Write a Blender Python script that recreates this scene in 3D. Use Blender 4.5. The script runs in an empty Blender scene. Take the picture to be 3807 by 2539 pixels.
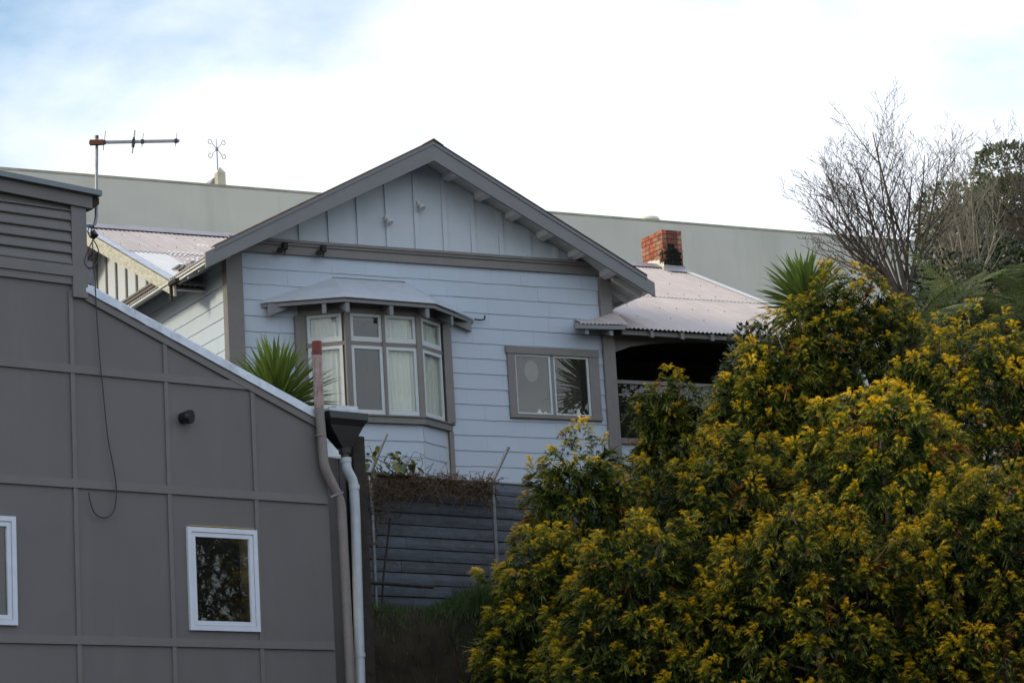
import bpy, math, random
import numpy as np
from mathutils import Matrix, Vector
R = math.radians
rnd = random.Random(7)
scene = bpy.context.scene
COL = scene.collection

# ------------------------------------------------------------------ camera
# World frame: X runs along the house front, Y into the depth, Z up (street level 0, eye 1.6 m).
FPX = 10024.9                      # focal length in pixels of the 3807 px wide photograph
CX, CY = 1903.5, 1269.5
def _axes():
    pitch, roll, yaw = 0.208995, -0.0592926, 0.50232
    cp, sp = math.cos(pitch), math.sin(pitch)
    F = np.array([0, cp, sp]); U0 = np.array([0, -sp, cp]); R0 = np.array([1., 0, 0])
    Rt = math.cos(roll)*R0 + math.sin(roll)*U0
    Up = -math.sin(roll)*R0 + math.cos(roll)*U0
    c, s = math.cos(yaw), math.sin(yaw)
    M = np.array([[c, s, 0], [-s, c, 0], [0, 0, 1]])
    return M@F, M@Rt, M@Up
FW, RT, UP = _axes()
PXS = 3807/2351.0                  # pixel coordinates below are on a 2351 px wide copy
def ray(x, y):
    return FW + RT*(x*PXS-CX)/FPX - UP*(y*PXS-CY)/FPX
_p = ray(522, 600)*38.0
CAM = np.array([-_p[0], -_p[1], 1.6])
cam_data = bpy.data.cameras.new('camera')
cam = bpy.data.objects.new('camera', cam_data); COL.objects.link(cam)
cam_data.sensor_width = 36.0
cam_data.lens = 36.0*FPX/3807
cam_data.clip_start = 0.1; cam_data.clip_end = 4000
m = Matrix.Identity(4)
for i in range(3):
    m[i][0] = RT[i]; m[i][1] = UP[i]; m[i][2] = -FW[i]; m[i][3] = CAM[i]
cam.matrix_world = m
scene.camera = cam

# ------------------------------------------------------------------ sky, sun, exposure
SUN_DIR = Vector((-0.90, 0.13, 0.37)).normalized()     # towards the sun
sun_el = math.asin(SUN_DIR.z); sun_az = math.atan2(SUN_DIR.x, SUN_DIR.y)
world = bpy.data.worlds.new('World'); scene.world = world; world.use_nodes = True
wn, wl = world.node_tree.nodes, world.node_tree.links
wn.clear()
w_out = wn.new('ShaderNodeOutputWorld'); w_bg = wn.new('ShaderNodeBackground')
w_sky = wn.new('ShaderNodeTexSky'); w_sky.sky_type = 'NISHITA'; w_sky.sun_disc = False
w_sky.sun_elevation = sun_el; w_sky.sun_rotation = sun_az
w_sky.air_density = 1.3; w_sky.dust_density = 0.6; w_sky.ozone_density = 1.8
w_bg.inputs['Strength'].default_value = 0.15
tc = wn.new('ShaderNodeTexCoord'); sep = wn.new('ShaderNodeSeparateXYZ')
wl.new(tc.outputs['Generated'], sep.inputs[0])
def wmath(op, a, b=None):
    n = wn.new('ShaderNodeMath'); n.operation = op
    for i, v in enumerate((a, b)):
        if v is None: continue
        if isinstance(v, (int, float)): n.inputs[i].default_value = v
        else: wl.new(v, n.inputs[i])
    return n.outputs[0]
zz = wmath('ADD', wmath('MAXIMUM', sep.outputs[2], 0.0), 0.16)
comb = wn.new('ShaderNodeCombineXYZ')
wl.new(wmath('DIVIDE', sep.outputs[0], zz), comb.inputs[0]); wl.new(wmath('DIVIDE', sep.outputs[1], zz), comb.inputs[1])
mp = wn.new('ShaderNodeMapping'); mp.inputs['Location'].default_value = (-8.0, -19.47, 0.0)
wl.new(comb.outputs[0], mp.inputs[0])
n1 = wn.new('ShaderNodeTexNoise'); n1.inputs['Scale'].default_value = 0.85; n1.inputs['Detail'].default_value = 9; n1.inputs['Roughness'].default_value = 0.56
n1.inputs['Distortion'].default_value = 0.25
wl.new(mp.outputs[0], n1.inputs['Vector'])
ramp = wn.new('ShaderNodeValToRGB'); ramp.color_ramp.elements[0].position = 0.395; ramp.color_ramp.elements[1].position = 0.525
wl.new(n1.outputs['Fac'], ramp.inputs[0])
n2 = wn.new('ShaderNodeTexNoise'); n2.inputs['Scale'].default_value = 2.2; n2.inputs['Detail'].default_value = 6
wl.new(mp.outputs[0], n2.inputs['Vector'])
crp = wn.new('ShaderNodeValToRGB')
crp.color_ramp.elements[0].position = 0.30; crp.color_ramp.elements[0].color = (4.3, 4.55, 5.0, 1)
crp.color_ramp.elements[1].position = 0.58; crp.color_ramp.elements[1].color = (5.1, 5.4, 5.85, 1)
wl.new(n2.outputs['Fac'], crp.inputs[0])
mixw = wn.new('ShaderNodeMix'); mixw.data_type = 'RGBA'
wl.new(ramp.outputs[0], mixw.inputs['Factor']); wl.new(w_sky.outputs[0], mixw.inputs[6]); wl.new(crp.outputs[0], mixw.inputs[7])
wl.new(mixw.outputs[2], w_bg.inputs['Color']); wl.new(w_bg.outputs[0], w_out.inputs[0])

sun_data = bpy.data.lights.new('sun', 'SUN'); sun_data.energy = 1.8; sun_data.angle = R(10.0); sun_data.color = (1.0, 0.86, 0.60)
sun = bpy.data.objects.new('sun', sun_data); COL.objects.link(sun)
sun.rotation_euler = (-SUN_DIR).to_track_quat('-Z', 'Y').to_euler()
scene.view_settings.view_transform = 'Standard'; scene.view_settings.look = 'None'
scene.view_settings.exposure = 0.62; scene.view_settings.gamma = 1.0

# ------------------------------------------------------------------ helpers
def on(x, y, n, off):
    n = np.array(n, float); d = ray(x, y); return CAM + d*((off - n@CAM)/(n@d))
def fac(x, y, yy=0.0): return on(x, y, (0, 1, 0), yy)
def xpl(x, y, xx=0.0): return on(x, y, (1, 0, 0), xx)
AG = 0.71629 - 0.50232
GX = np.array([math.cos(AG), math.sin(AG), 0]); GN = np.array([math.sin(AG), -math.cos(AG), 0])
P0 = CAM + ray(770, 1100)*29.0; P0[2] = 0
def gpt(u, z, off=0.0):            # point in the frame of the grey building's front wall
    p = P0 + GX*u + GN*off; return np.array([p[0], p[1], z])
def guv(x, y, off=0.0):            # pixel -> (u, z) on that wall plane shifted by off
    p = on(x, y, GN, (P0+GN*off)@GN); return (p-P0)@GX, p[2]

WM = {}
class MB:
    def __init__(self): self.v = []; self.f = []
    def add(self, vs, fs):
        o = len(self.v); self.v += [tuple(map(float, p)) for p in vs]; self.f += [tuple(i+o for i in q) for q in fs]; return self
    def box(self, x0, x1, y0, y1, z0, z1):
        return self.para((x0, y0, z0), (x1-x0, 0, 0), (0, y1-y0, 0), (0, 0, z1-z0))
    def para(self, o, a, b, c):
        o, a, b, c = (np.array(q, float) for q in (o, a, b, c))
        if np.dot(np.cross(a, b), c) < 0: a, b = b, a
        vs = [o, o+a, o+a+b, o+b, o+c, o+a+c, o+a+b+c, o+b+c]
        return self.add(vs, [(3, 2, 1, 0), (4, 5, 6, 7), (0, 1, 5, 4), (1, 2, 6, 5), (2, 3, 7, 6), (3, 0, 4, 7)])
    def prism(self, poly, ext):
        n = len(poly); a = [np.array(p, float) for p in poly]; e = np.array(ext, float)
        nrm = np.cross(a[1]-a[0], a[2]-a[1])
        if np.dot(nrm, e) > 0: a = a[::-1]
        vs = a + [p+e for p in a]
        fs = [tuple(range(n)), tuple(range(2*n-1, n-1, -1))] + [(i, i+n, (i+1) % n+n, (i+1) % n) for i in range(n)]
        return self.add(vs, fs)
    def bar(self, p, q, w, h, up=(0, 0, 1)):      # rectangular bar from p to q
        p, q, up = (np.array(k, float) for k in (p, q, up)); d = q-p
        s = np.cross(d, up); s /= np.linalg.norm(s); t = np.cross(s, d); t /= np.linalg.norm(t)
        return self.para(p - s*w/2 - t*h/2, d, s*w, t*h)
    def tube(self, pts, rad, n=10, cap=True):
        pts = [np.array(p, float) for p in pts]; k = len(pts)
        if not hasattr(rad, '__len__'): rad = [rad]*k
        o = len(self.v); prev = None
        for i, p in enumerate(pts):
            d = pts[min(i+1, k-1)] - pts[max(i-1, 0)]; d = d/(np.linalg.norm(d)+1e-12)
            if prev is None:
                a = np.array([0, 0, 1.]) if abs(d[2]) < .9 else np.array([1., 0, 0])
                s = np.cross(d, a)
            else: s = prev - d*np.dot(prev, d)
            s /= np.linalg.norm(s); prev = s; t = np.cross(d, s)
            for j in range(n):
                an = 2*math.pi*j/n
                self.v.append(tuple(p + (s*math.cos(an) + t*math.sin(an))*rad[i]))
        for i in range(k-1):
            for j in range(n):
                a, b = o+i*n+j, o+i*n+(j+1) % n
                self.f.append((a, b, b+n, a+n))
        if cap:
            self.f.append(tuple(o+j for j in reversed(range(n)))); self.f.append(tuple(o+(k-1)*n+j for j in range(n)))
        return self
    def build(self, name, mat, parent=None, smooth=False, kind=None, label=None):
        me = bpy.data.meshes.new(name); me.from_pydata(self.v, [], self.f); me.update()
        if smooth:
            me.polygons.foreach_set('use_smooth', [True]*len(me.polygons))
            try: me.set_sharp_from_angle(angle=R(40))
            except Exception: pass
        return obj(name, me, mat, parent, kind=kind, label=label)
def obj(name, me, mat, parent=None, M=None, kind=None, label=None):
    if mat is not None and not me.materials: me.materials.append(mat)
    o = bpy.data.objects.new(name, me); COL.objects.link(o)
    M = M if M is not None else Matrix.Identity(4)
    o.matrix_basis = M
    if parent is not None:
        o.parent = parent; o.matrix_parent_inverse = WM[parent.as_pointer()].inverted()
    WM[o.as_pointer()] = M
    if kind: o['kind'] = kind
    if label: o['label'] = label
    return o
def thing(name, label, cat, loc, group=None):
    o = bpy.data.objects.new(name, None); COL.objects.link(o); o.location = tuple(map(float, loc)); o.empty_display_size = .2
    WM[o.as_pointer()] = Matrix.Translation(Vector(tuple(map(float, loc))))
    return tag(o, label, cat, group)
def tag(o, label, cat, group=None):
    o['label'] = label; o['category'] = cat
    if group: o['group'] = group
    return o

# ------------------------------------------------------------------ materials
def mat(name, col, rough=.6, spec=.5, var=.12, scale=6.0, bump=0.0, bscale=60.0, metal=0.0, stretch=(1, 1, 1), extra=None):
    mt = bpy.data.materials.new(name); mt.use_nodes = True
    nt = mt.node_tree; b = nt.nodes['Principled BSDF']
    b.inputs['Roughness'].default_value = rough; b.inputs['Specular IOR Level'].default_value = spec; b.inputs['Metallic'].default_value = metal
    tcn = nt.nodes.new('ShaderNodeTexCoord'); mpn = nt.nodes.new('ShaderNodeMapping'); mpn.inputs['Scale'].default_value = stretch
    nt.links.new(tcn.outputs['Object'], mpn.inputs[0])
    nz = nt.nodes.new('ShaderNodeTexNoise'); nz.inputs['Scale'].default_value = scale; nz.inputs['Detail'].default_value = 7; nz.inputs['Roughness'].default_value = .6
    nt.links.new(mpn.outputs[0], nz.inputs['Vector'])
    rp = nt.nodes.new('ShaderNodeValToRGB'); e = rp.color_ramp.elements
    e[0].position = .3; e[1].position = .7
    e[0].color = tuple(c*(1-var) for c in col)+(1,); e[1].color = tuple(min(1, c*(1+var)) for c in col)+(1,)
    nt.links.new(nz.outputs['Fac'], rp.inputs[0])
    # per-object tint so that neighbouring pieces differ a little
    oi = nt.nodes.new('ShaderNodeObjectInfo'); hs = nt.nodes.new('ShaderNodeHueSaturation')
    mr = nt.nodes.new('ShaderNodeMapRange'); mr.inputs[3].default_value = 1-var*.6; mr.inputs[4].default_value = 1+var*.6
    nt.links.new(oi.outputs['Random'], mr.inputs[0]); nt.links.new(mr.outputs[0], hs.inputs['Value']); nt.links.new(rp.outputs[0], hs.inputs['Color'])
    out = hs.outputs[0]
    if extra: out = extra(nt, tcn, out)
    nt.links.new(out, b.inputs['Base Color'])
    if bump:
        bz = nt.nodes.new('ShaderNodeTexNoise'); bz.inputs['Scale'].default_value = bscale; bz.inputs['Detail'].default_value = 4
        nt.links.new(mpn.outputs[0], bz.inputs['Vector'])
        bp = nt.nodes.new('ShaderNodeBump'); bp.inputs['Strength'].default_value = bump; bp.inputs['Distance'].default_value = .01
        nt.links.new(bz.outputs['Fac'], bp.inputs['Height']); nt.links.new(bp.outputs[0], b.inputs['Normal'])
    return mt
def stains(col, thresh=(.52, .72), scale=(3.0, 3.0, .35), noise=1.6, amount=.7):
    def f(nt, tcn, cin):
        mpn = nt.nodes.new('ShaderNodeMapping'); mpn.inputs['Scale'].default_value = scale
        nt.links.new(tcn.outputs['Object'], mpn.inputs[0])
        nz = nt.nodes.new('ShaderNodeTexNoise'); nz.inputs['Scale'].default_value = noise; nz.inputs['Detail'].default_value = 8; nz.inputs['Roughness'].default_value = .65
        nt.links.new(mpn.outputs[0], nz.inputs['Vector'])
        rp = nt.nodes.new('ShaderNodeValToRGB'); rp.color_ramp.elements[0].position = thresh[0]; rp.color_ramp.elements[1].position = thresh[1]
        rp.color_ramp.elements[1].color = (amount, amount, amount, 1)
        nt.links.new(nz.outputs['Fac'], rp.inputs[0])
        mx = nt.nodes.new('ShaderNodeMix'); mx.data_type = 'RGBA'; mx.inputs[7].default_value = tuple(col)+(1,)
        nt.links.new(rp.outputs[0], mx.inputs['Factor']); nt.links.new(cin, mx.inputs[6])
        return mx.outputs[2]
    return f
def chain(*fs):
    def f(nt, tcn, c):
        for g_ in fs: c = g_(nt, tcn, c)
        return c
    return f
def leafmat(name, trans=.35, rough=.5, spec=.3, base=None):
    mt = bpy.data.materials.new(name); mt.use_nodes = True; nt = mt.node_tree
    b = nt.nodes['Principled BSDF']; out = nt.nodes['Material Output']
    b.inputs['Roughness'].default_value = rough; b.inputs['Specular IOR Level'].default_value = spec
    at = nt.nodes.new('ShaderNodeAttribute'); at.attribute_name = 'Col'
    oi = nt.nodes.new('ShaderNodeObjectInfo'); hs = nt.nodes.new('ShaderNodeHueSaturation'); mr = nt.nodes.new('ShaderNodeMapRange')
    mr.inputs[3].default_value = .78; mr.inputs[4].default_value = 1.22
    nt.links.new(oi.outputs['Random'], mr.inputs[0]); nt.links.new(mr.outputs[0], hs.inputs['Value'])
    if base is None: nt.links.new(at.outputs['Color'], hs.inputs['Color'])
    else: hs.inputs['Color'].default_value = tuple(base)+(1,)
    nt.links.new(hs.outputs[0], b.inputs['Base Color'])
    tr = nt.nodes.new('ShaderNodeBsdfTranslucent'); nt.links.new(hs.outputs[0], tr.inputs['Color'])
    mx = nt.nodes.new('ShaderNodeMixShader'); mx.inputs[0].default_value = trans
    nt.links.new(b.outputs[0], mx.inputs[1]); nt.links.new(tr.outputs[0], mx.inputs[2]); nt.links.new(mx.outputs[0], out.inputs[0])
    return mt
def glassmat(name, f0=.05, tint=(.9, .92, .9), dirt=.03):
    mt = bpy.data.materials.new(name); mt.use_nodes = True; nt = mt.node_tree; nt.nodes.remove(nt.nodes['Principled BSDF'])
    out = nt.nodes['Material Output']
    lw = nt.nodes.new('ShaderNodeLayerWeight'); lw.inputs[0].default_value = .5
    pw = nt.nodes.new('ShaderNodeMath'); pw.operation = 'POWER'; pw.inputs[1].default_value = 5.0; nt.links.new(lw.outputs['Facing'], pw.inputs[0])
    fr = nt.nodes.new('ShaderNodeMath'); fr.operation = 'MULTIPLY_ADD'; fr.inputs[1].default_value = .9; fr.inputs[2].default_value = f0; nt.links.new(pw.outputs[0], fr.inputs[0])
    tp = nt.nodes.new('ShaderNodeBsdfTransparent'); tp.inputs[0].default_value = tint+(1,)
    gl = nt.nodes.new('ShaderNodeBsdfGlossy'); gl.inputs['Roughness'].default_value = .0; gl.inputs[0].default_value = (1, 1, 1, 1)
    df = nt.nodes.new('ShaderNodeBsdfDiffuse'); df.inputs[0].default_value = (.35, .35, .33, 1)
    tcn = nt.nodes.new('ShaderNodeTexCoord'); nz = nt.nodes.new('ShaderNodeTexNoise'); nz.inputs['Scale'].default_value = .9
    nt.links.new(tcn.outputs['Object'], nz.inputs['Vector'])
    bp = nt.nodes.new('ShaderNodeBump'); bp.inputs['Strength'].default_value = .04; bp.inputs['Distance'].default_value = .05
    nt.links.new(nz.outputs['Fac'], bp.inputs['Height']); nt.links.new(bp.outputs[0], gl.inputs['Normal'])
    m1 = nt.nodes.new('ShaderNodeMixShader'); m1.inputs[0].default_value = dirt
    nt.links.new(tp.outputs[0], m1.inputs[1]); nt.links.new(df.outputs[0], m1.inputs[2])
    m2 = nt.nodes.new('ShaderNodeMixShader'); nt.links.new(fr.outputs[0], m2.inputs[0])
    nt.links.new(m1.outputs[0], m2.inputs[1]); nt.links.new(gl.outputs[0], m2.inputs[2]); nt.links.new(m2.outputs[0], out.inputs[0])
    return mt
M_white = mat('white_painted_shingle', (.41, .475, .56), .6, .3, .02, 3.0, .15, 90, extra=stains((.45, .46, .42), (.56, .85), (1.2, 1.2, .5), 2.2, .45))
M_sash = mat('white_sash_paint', (.50, .53, .545), .5, .4, .06, 8)
M_gable = mat('white_gable_board', (.49, .54, .60), .6, .3, .03, 3.0, .1, 60, extra=stains((.42, .43, .42), (.55, .8), (1.5, 1.5, .4), 2.0, .4))
M_soffit = mat('white_soffit_paint', (.56, .57, .56), .6, .3, .08, 4, extra=stains((.3, .3, .25), (.58, .8), (2, 2, 2), 2.5, .4))
M_trim = mat('grey_trim_paint', (.165, .155, .15), .5, .4, .08, 5, .1, 80)
M_barge = mat('blue_grey_barge_paint', (.17, .175, .185), .5, .4, .06, 5, .1, 80)
M_peel = mat('peeling_white_barge_paint', (.5, .5, .44), .7, .2, .15, 9, .4, 40, extra=stains((.30, .28, .19), (.45, .62), (2, 2, 6), 4, .75))
M_dark = mat('dark_weathered_timber', (.035, .03, .028), .8, .2, .3, 12, .3, 40)
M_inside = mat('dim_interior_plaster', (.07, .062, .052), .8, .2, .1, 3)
M_roof = mat('faded_pink_roof_iron', (.45, .395, .385), .55, .35, .07, 2.0, extra=chain(stains((.60, .55, .52), (.5, .72), (9, .5, .5), 1.6, .6), stains((.36, .29, .26), (.56, .74), (6, .7, .7), 1.9, .5), stains((.40, .25, .14), (.68, .78), (7, .8, .8), 2.6, .5)))
M_roofw = mat('white_painted_roof_iron', (.60, .60, .62), .5, .35, .05, 2.0)
M_ridge = mat('grey_ridge_flashing', (.28, .26, .30), .45, .5, .15, 4)
M_rust = mat('rusty_roof_edge', (.16, .09, .055), .8, .2, .4, 14, .3, 60)
M_baytin = mat('pale_blue_painted_bay_roof', (.42, .45, .50), .5, .4, .08, 5, extra=stains((.12, .11, .11), (.66, .74), (1, 1, 5), 4, .8))
M_brick = mat('red_brick', (.36, .115, .066), .85, .15, .28, 14, .5, 45, extra=chain(stains((.30, .24, .17), (.48, .66), (2.5, 2.5, 2.5), 1.8, .85), stains((.06, .05, .045), (.52, .68), (2, 2, 2), 2.6, .85)))
M_brick2 = mat('shaded_sooty_brick', (.17, .065, .05), .9, .1, .3, 14, .5, 45, extra=stains((.10, .085, .07), (.5, .7), (3, 3, 3), 2.0, .8))  # shade of the front face put into the base colour, soot blotches over it
M_mortar = mat('brown_mortar', (.07, .055, .042), .9, .1, .25, 20, .4, 60)
M_moss = mat('black_lichen_crust', (.022, .023, .02), .95, .1, .5, 22, .8, 50)
M_flash = mat('cream_step_flashing', (.62, .61, .52), .5, .4, .08, 6)
M_lace = mat('aged_lace', (.20, .20, .19), .9, .1, .3, 30)
M_curtain = mat('white_net_curtain', (.72, .73, .70), .9, .1, .05, 4)
M_glass = glassmat('window_glass')
M_glass2 = glassmat('darker_window_glass', .045, (.75, .78, .78), .01)
M_gwall = mat('grey_painted_fibre_cement', (.138, .131, .132), .6, .35, .05, 1.3, .12, 60, extra=chain(stains((.115, .108, .108), (.45, .75), (1, 1, .3), 1.4, .6), stains((.19, .185, .185), (.60, .80), (2.5, 2.5, .25), 1.5, .35)))
M_gbat = mat('grey_painted_batten', (.146, .139, .139), .55, .4, .06, 4, .1, 60)
M_gmet = mat('blue_grey_roof_metal', (.15, .18, .20), .4, .5, .12, 5)
M_cap = mat('dull_galvanised_capping', (.46, .50, .57), .42, .5, .14, 6, .25, 9, .35, extra=stains((.30, .31, .33), (.5, .68), (2, 2, 2), 2.2, .6))
M_upvc = mat('pale_blue_white_frame', (.58, .63, .72), .4, .5, .05, 6)
M_wpipe = mat('pale_blue_plastic_pipe', (.42, .47, .52), .4, .5, .1, 5, extra=stains((.25, .27, .27), (.55, .75), (4, 4, 1), 2, .5))
M_bpipe = mat('grey_painted_pipe', (.19, .165, .16), .5, .4, .12, 9)
M_pinkpipe = mat('sunlit_worn_pipe_paint', (.38, .27, .25), .6, .3, .2, 10, .2, 30, extra=stains((.17, .10, .10), (.48, .62), (5, 5, 1.4), 3.2, .85))  # pinkish sunlight put into the pipe colour, with worn blotches
M_redpipe = mat('red_oxide_pipe_end', (.20, .045, .035), .6, .3, .25, 14)
M_black = mat('black_plastic', (.012, .013, .016), .38, .5, .2, 8)
M_concrete = mat('pale_green_painted_concrete', (.62, .61, .535), .8, .2, .07, .35, .08, 12, extra=chain(stains((.42, .42, .33), (.48, .74), (.8, .8, .12), .8, .6), stains((.46, .48, .46), (.45, .7), (.14, .14, .3), .8, .55), stains((.30, .29, .22), (.60, .80), (3, 3, .25), .9, .35)))
M_conedge = mat('stained_concrete_coping', (.36, .34, .26), .85, .2, .25, 2.5, .2, 20)
M_iron = mat('dark_wrought_iron', (.20, .19, .21), .5, .5, .2, 10)
M_steel = mat('galvanised_steel', (.17, .175, .19), .45, .5, .2, 10, 0, 1, .5)
M_antenna = mat('weathered_aluminium', (.25, .25, .27), .45, .5, .2, 20, 0, 1, .4)
M_rustclamp = mat('rusty_clamp', (.15, .055, .035), .8, .2, .3, 30)
M_plank = mat('blue_grey_painted_plank', (.105, .12, .148), .7, .3, .22, 5, .3, 30, stretch=(1, 1, 6), extra=stains((.05, .05, .045), (.5, .7), (2, 2, 4), 2.0, .6))
M_bark = mat('grey_brown_bark', (.13, .105, .085), .9, .1, .3, 18, .4, 40)
M_twig = mat('brown_bare_twig', (.085, .068, .056), .8, .2, .25, 12)
M_twig2 = mat('pale_grey_bare_stem', (.26, .235, .185), .85, .15, .25, 12)
M_deadvine = mat('dry_brown_vine', (.12, .085, .055), .9, .1, .35, 25)
M_soil = mat('dark_soil', (.045, .036, .026), .95, .1, .4, 3, .6, 12)
M_asphalt = mat('asphalt', (.05, .05, .052), .85, .2, .2, 20, .3, 80)
M_leaf = leafmat('foliage', .22)
M_sword = leafmat('cabbage_tree_leaf', .28, .38, .5)
M_fern = leafmat('fern_frond', .35, .55, .3)
M_gloss = leafmat('glossy_evergreen_leaf', .2, .38, .5)
M_inner = mat('inner_brown_conifer_twigs', (.05, .04, .022), .95, .1, .4, 9, .6, 20)

# ------------------------------------------------------------------ ground and hillside
g = MB().add([(-900, -900, 0), (900, -900, 0), (900, 1500, 0), (-900, 1500, 0)], [(0, 1, 2, 3)])
g.build('ground', M_asphalt, kind='structure')
def hill_z(x, y):
    p = np.array([x, y, 0]) - P0; v = -(p@GN)
    e = lambda a, b, t: (lambda k: k*k*(3-2*k))(min(1, max(0, (t-a)/(b-a))))
    z = .02 + 1.9*e(-6.5, 1.2, v) + 3.3*e(1.55, 2.15, v) + 1.65*e(2.86, 2.93, v) + .9*e(8, 22, v)
    z += .05*math.sin(x*2.1+y*1.3) + .04*math.sin(x*5.3-y*3.1)
    return z
vs = [-7.2, -5, -3.5, -2, -1, 0, .6, 1.1, 1.4, 1.6, 1.75, 1.9, 2.05, 2.2, 2.5, 2.85, 2.9, 2.95, 3.3, 4, 5, 7, 9, 11, 13, 16, 20, 26, 40, 80]
us = [-60, -40, -28, -20, -14, -10] + [x*.8 for x in range(-9, 36)] + [32, 40, 55, 80]
hv, hf = [], []
for v in vs:
    for u in us:
        p = P0 + GX*u - GN*v; hv.append((p[0], p[1], hill_z(p[0], p[1])))
nu = len(us)
for i in range(len(vs)-1):
    for j in range(nu-1): hf.append((i*nu+j, i*nu+j+1, (i+1)*nu+j+1, (i+1)*nu+j))
MB().add(hv, hf).build('hillside', M_soil, smooth=True, kind='structure')

# ------------------------------------------------------------------ weatherboard house
house = thing('weatherboard_house', 'white shingle clad house with grey gable trim, bay window and pink iron roof', 'house', (3.1, 0, 6.9))
ZB, ZW = 6.75, 10.98               # wall foot, underside of the front beam
W = 6.2
K = .466                           # pitch of the main roof
RY, RZ = 4.8, 12.55                # its ridge
KG = .52                           # pitch of the front gable
GXc, GZ = 3.1, 12.68               # front gable apex
def zmain(y): return RZ - K*abs(RY-y)
def zgab(x): return GZ - KG*abs(x-GXc)
D1, D2 = (1.03, 3.42, 7.0, 10.30), (4.47, 5.87, 8.80, 9.74)     # openings: bay, window
# backing walls
fw = MB()
fw.box(0.02, 1.09, .03, .16, ZB, 11.12); fw.box(3.36, 4.47, .03, .16, ZB, 11.12); fw.box(5.87, W-.02, .03, .16, ZB, 11.12)
fw.box(1.09, 3.36, .03, .16, 10.12, 11.12); fw.box(1.09, 3.36, .03, .16, ZB, 8.5); fw.box(4.47, 5.87, .03, .16, ZB, 8.80); fw.box(4.47, 5.87, .03, .16, 9.74, 11.12)
front_wall = fw.build('front_wall', M_soffit, house)
lw = MB().box(.03, .16, .17, 9.4, ZB, 11.12)
left_wall = lw.build('side_wall', M_soffit, house)
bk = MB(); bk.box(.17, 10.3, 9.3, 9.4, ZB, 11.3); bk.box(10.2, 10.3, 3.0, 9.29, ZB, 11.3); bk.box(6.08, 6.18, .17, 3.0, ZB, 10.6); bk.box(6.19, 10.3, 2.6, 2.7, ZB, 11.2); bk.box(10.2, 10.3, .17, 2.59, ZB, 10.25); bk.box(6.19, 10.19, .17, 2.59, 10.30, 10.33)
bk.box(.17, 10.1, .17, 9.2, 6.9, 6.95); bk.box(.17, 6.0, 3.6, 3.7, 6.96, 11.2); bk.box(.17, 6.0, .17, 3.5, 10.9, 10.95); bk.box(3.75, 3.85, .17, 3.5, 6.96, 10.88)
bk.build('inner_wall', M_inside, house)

def cut(rects, hole):
    out = []
    for (a, b, c, d) in rects:
        ha, hb, hc, hd = hole
        if b <= ha or a >= hb or d <= hc or c >= hd: out.append((a, b, c, d)); continue
        if a < ha: out.append((a, ha, c, d))
        if b > hb: out.append((hb, b, c, d))
        if c < hc: out.append((max(a, ha), min(b, hb), c, hc))
        if d > hd: out.append((max(a, ha), min(b, hb), hd, d))
    return [r for r in out if r[1]-r[0] > .02 and r[3]-r[2] > .015]
def shingles(parent, s0, s1, z0, z1, holes, P, N, expo=.2295, length=.52, seed=1):
    """courses of lapped fibre-cement shingles; P(s) -> point on the wall line, N outward normal"""
    r = random.Random(seed); N = np.array(N, float)
    nC = int(math.ceil((z1-z0)/expo))
    for c in range(nC):
        zt = z1 - c*expo; zb = max(z0, zt-expo)
        if zt - zb < .03: continue
        s = s0 - r.uniform(0, length)
        wob = [r.uniform(-.006, .006) for _ in range(400)]
        while s < s1:
            L = length*r.choice((.97, 1, 1.03)); a, b = max(s0, s), min(s1, s+L); s += L
            if b-a < .03: continue
            rects = [(a+.0006, b-.0006, zb, zt)]
            for h in holes: rects = cut(rects, h)
            for (ra, rb, rc, rd) in rects:
                n = max(2, int((rb-ra)/.13)+1)
                full = abs(rc-zb) < 1e-6
                bot, top = [], []
                for i in range(n):
                    q = ra + (rb-ra)*i/(n-1)
                    dz = wob[int(abs(q)*9) % 400]*(1-(q*9 % 1)) + wob[(int(abs(q)*9)+1) % 400]*(q*9 % 1) if full else 0
                    fr = (rd-rc)/expo
                    bot.append((P(q), rc - (.012 if full else 0) + dz)); top.append((P(q), rd))
                m_ = MB(); vs_ = []
                o_b = .013 if full else .008
                jit = r.uniform(-.002, .002)
                for (p, z) in bot: vs_.append(np.array([p[0], p[1], z]) + N*(o_b+.008+jit))
                for (p, z) in top: vs_.append(np.array([p[0], p[1], z]) + N*(.0085))
                for (p, z) in bot: vs_.append(np.array([p[0], p[1], z]) + N*(o_b-.001+jit))
                for (p, z) in top: vs_.append(np.array([p[0], p[1], z]) + N*(.001))
                fs_ = []
                for i in range(n-1):
                    fs_ += [(i, i+1, n+i+1, n+i), (2*n+i+1, 2*n+i, 3*n+i, 3*n+i+1), (i+1, i, 2*n+i, 2*n+i+1), (n+i, n+i+1, 3*n+i+1, 3*n+i)]
                fs_ += [(0, n, 3*n, 2*n), (2*n-1, n-1, 3*n-1, 4*n-1)]
                m_.add(vs_, fs_).build('shingle', M_white, parent)
shingles(front_wall, .215, 6.035, 7.05, ZW+.01, [D1, (4.39, 5.95, 8.72, 9.82)], lambda s: (s, .03), (0, -1, 0), seed=3)
shingles(left_wall, .10, 6.2, 8.3, ZW+.01, [], lambda s: (.03, s), (-1, 0, 0), seed=5, length=1.1)

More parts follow.
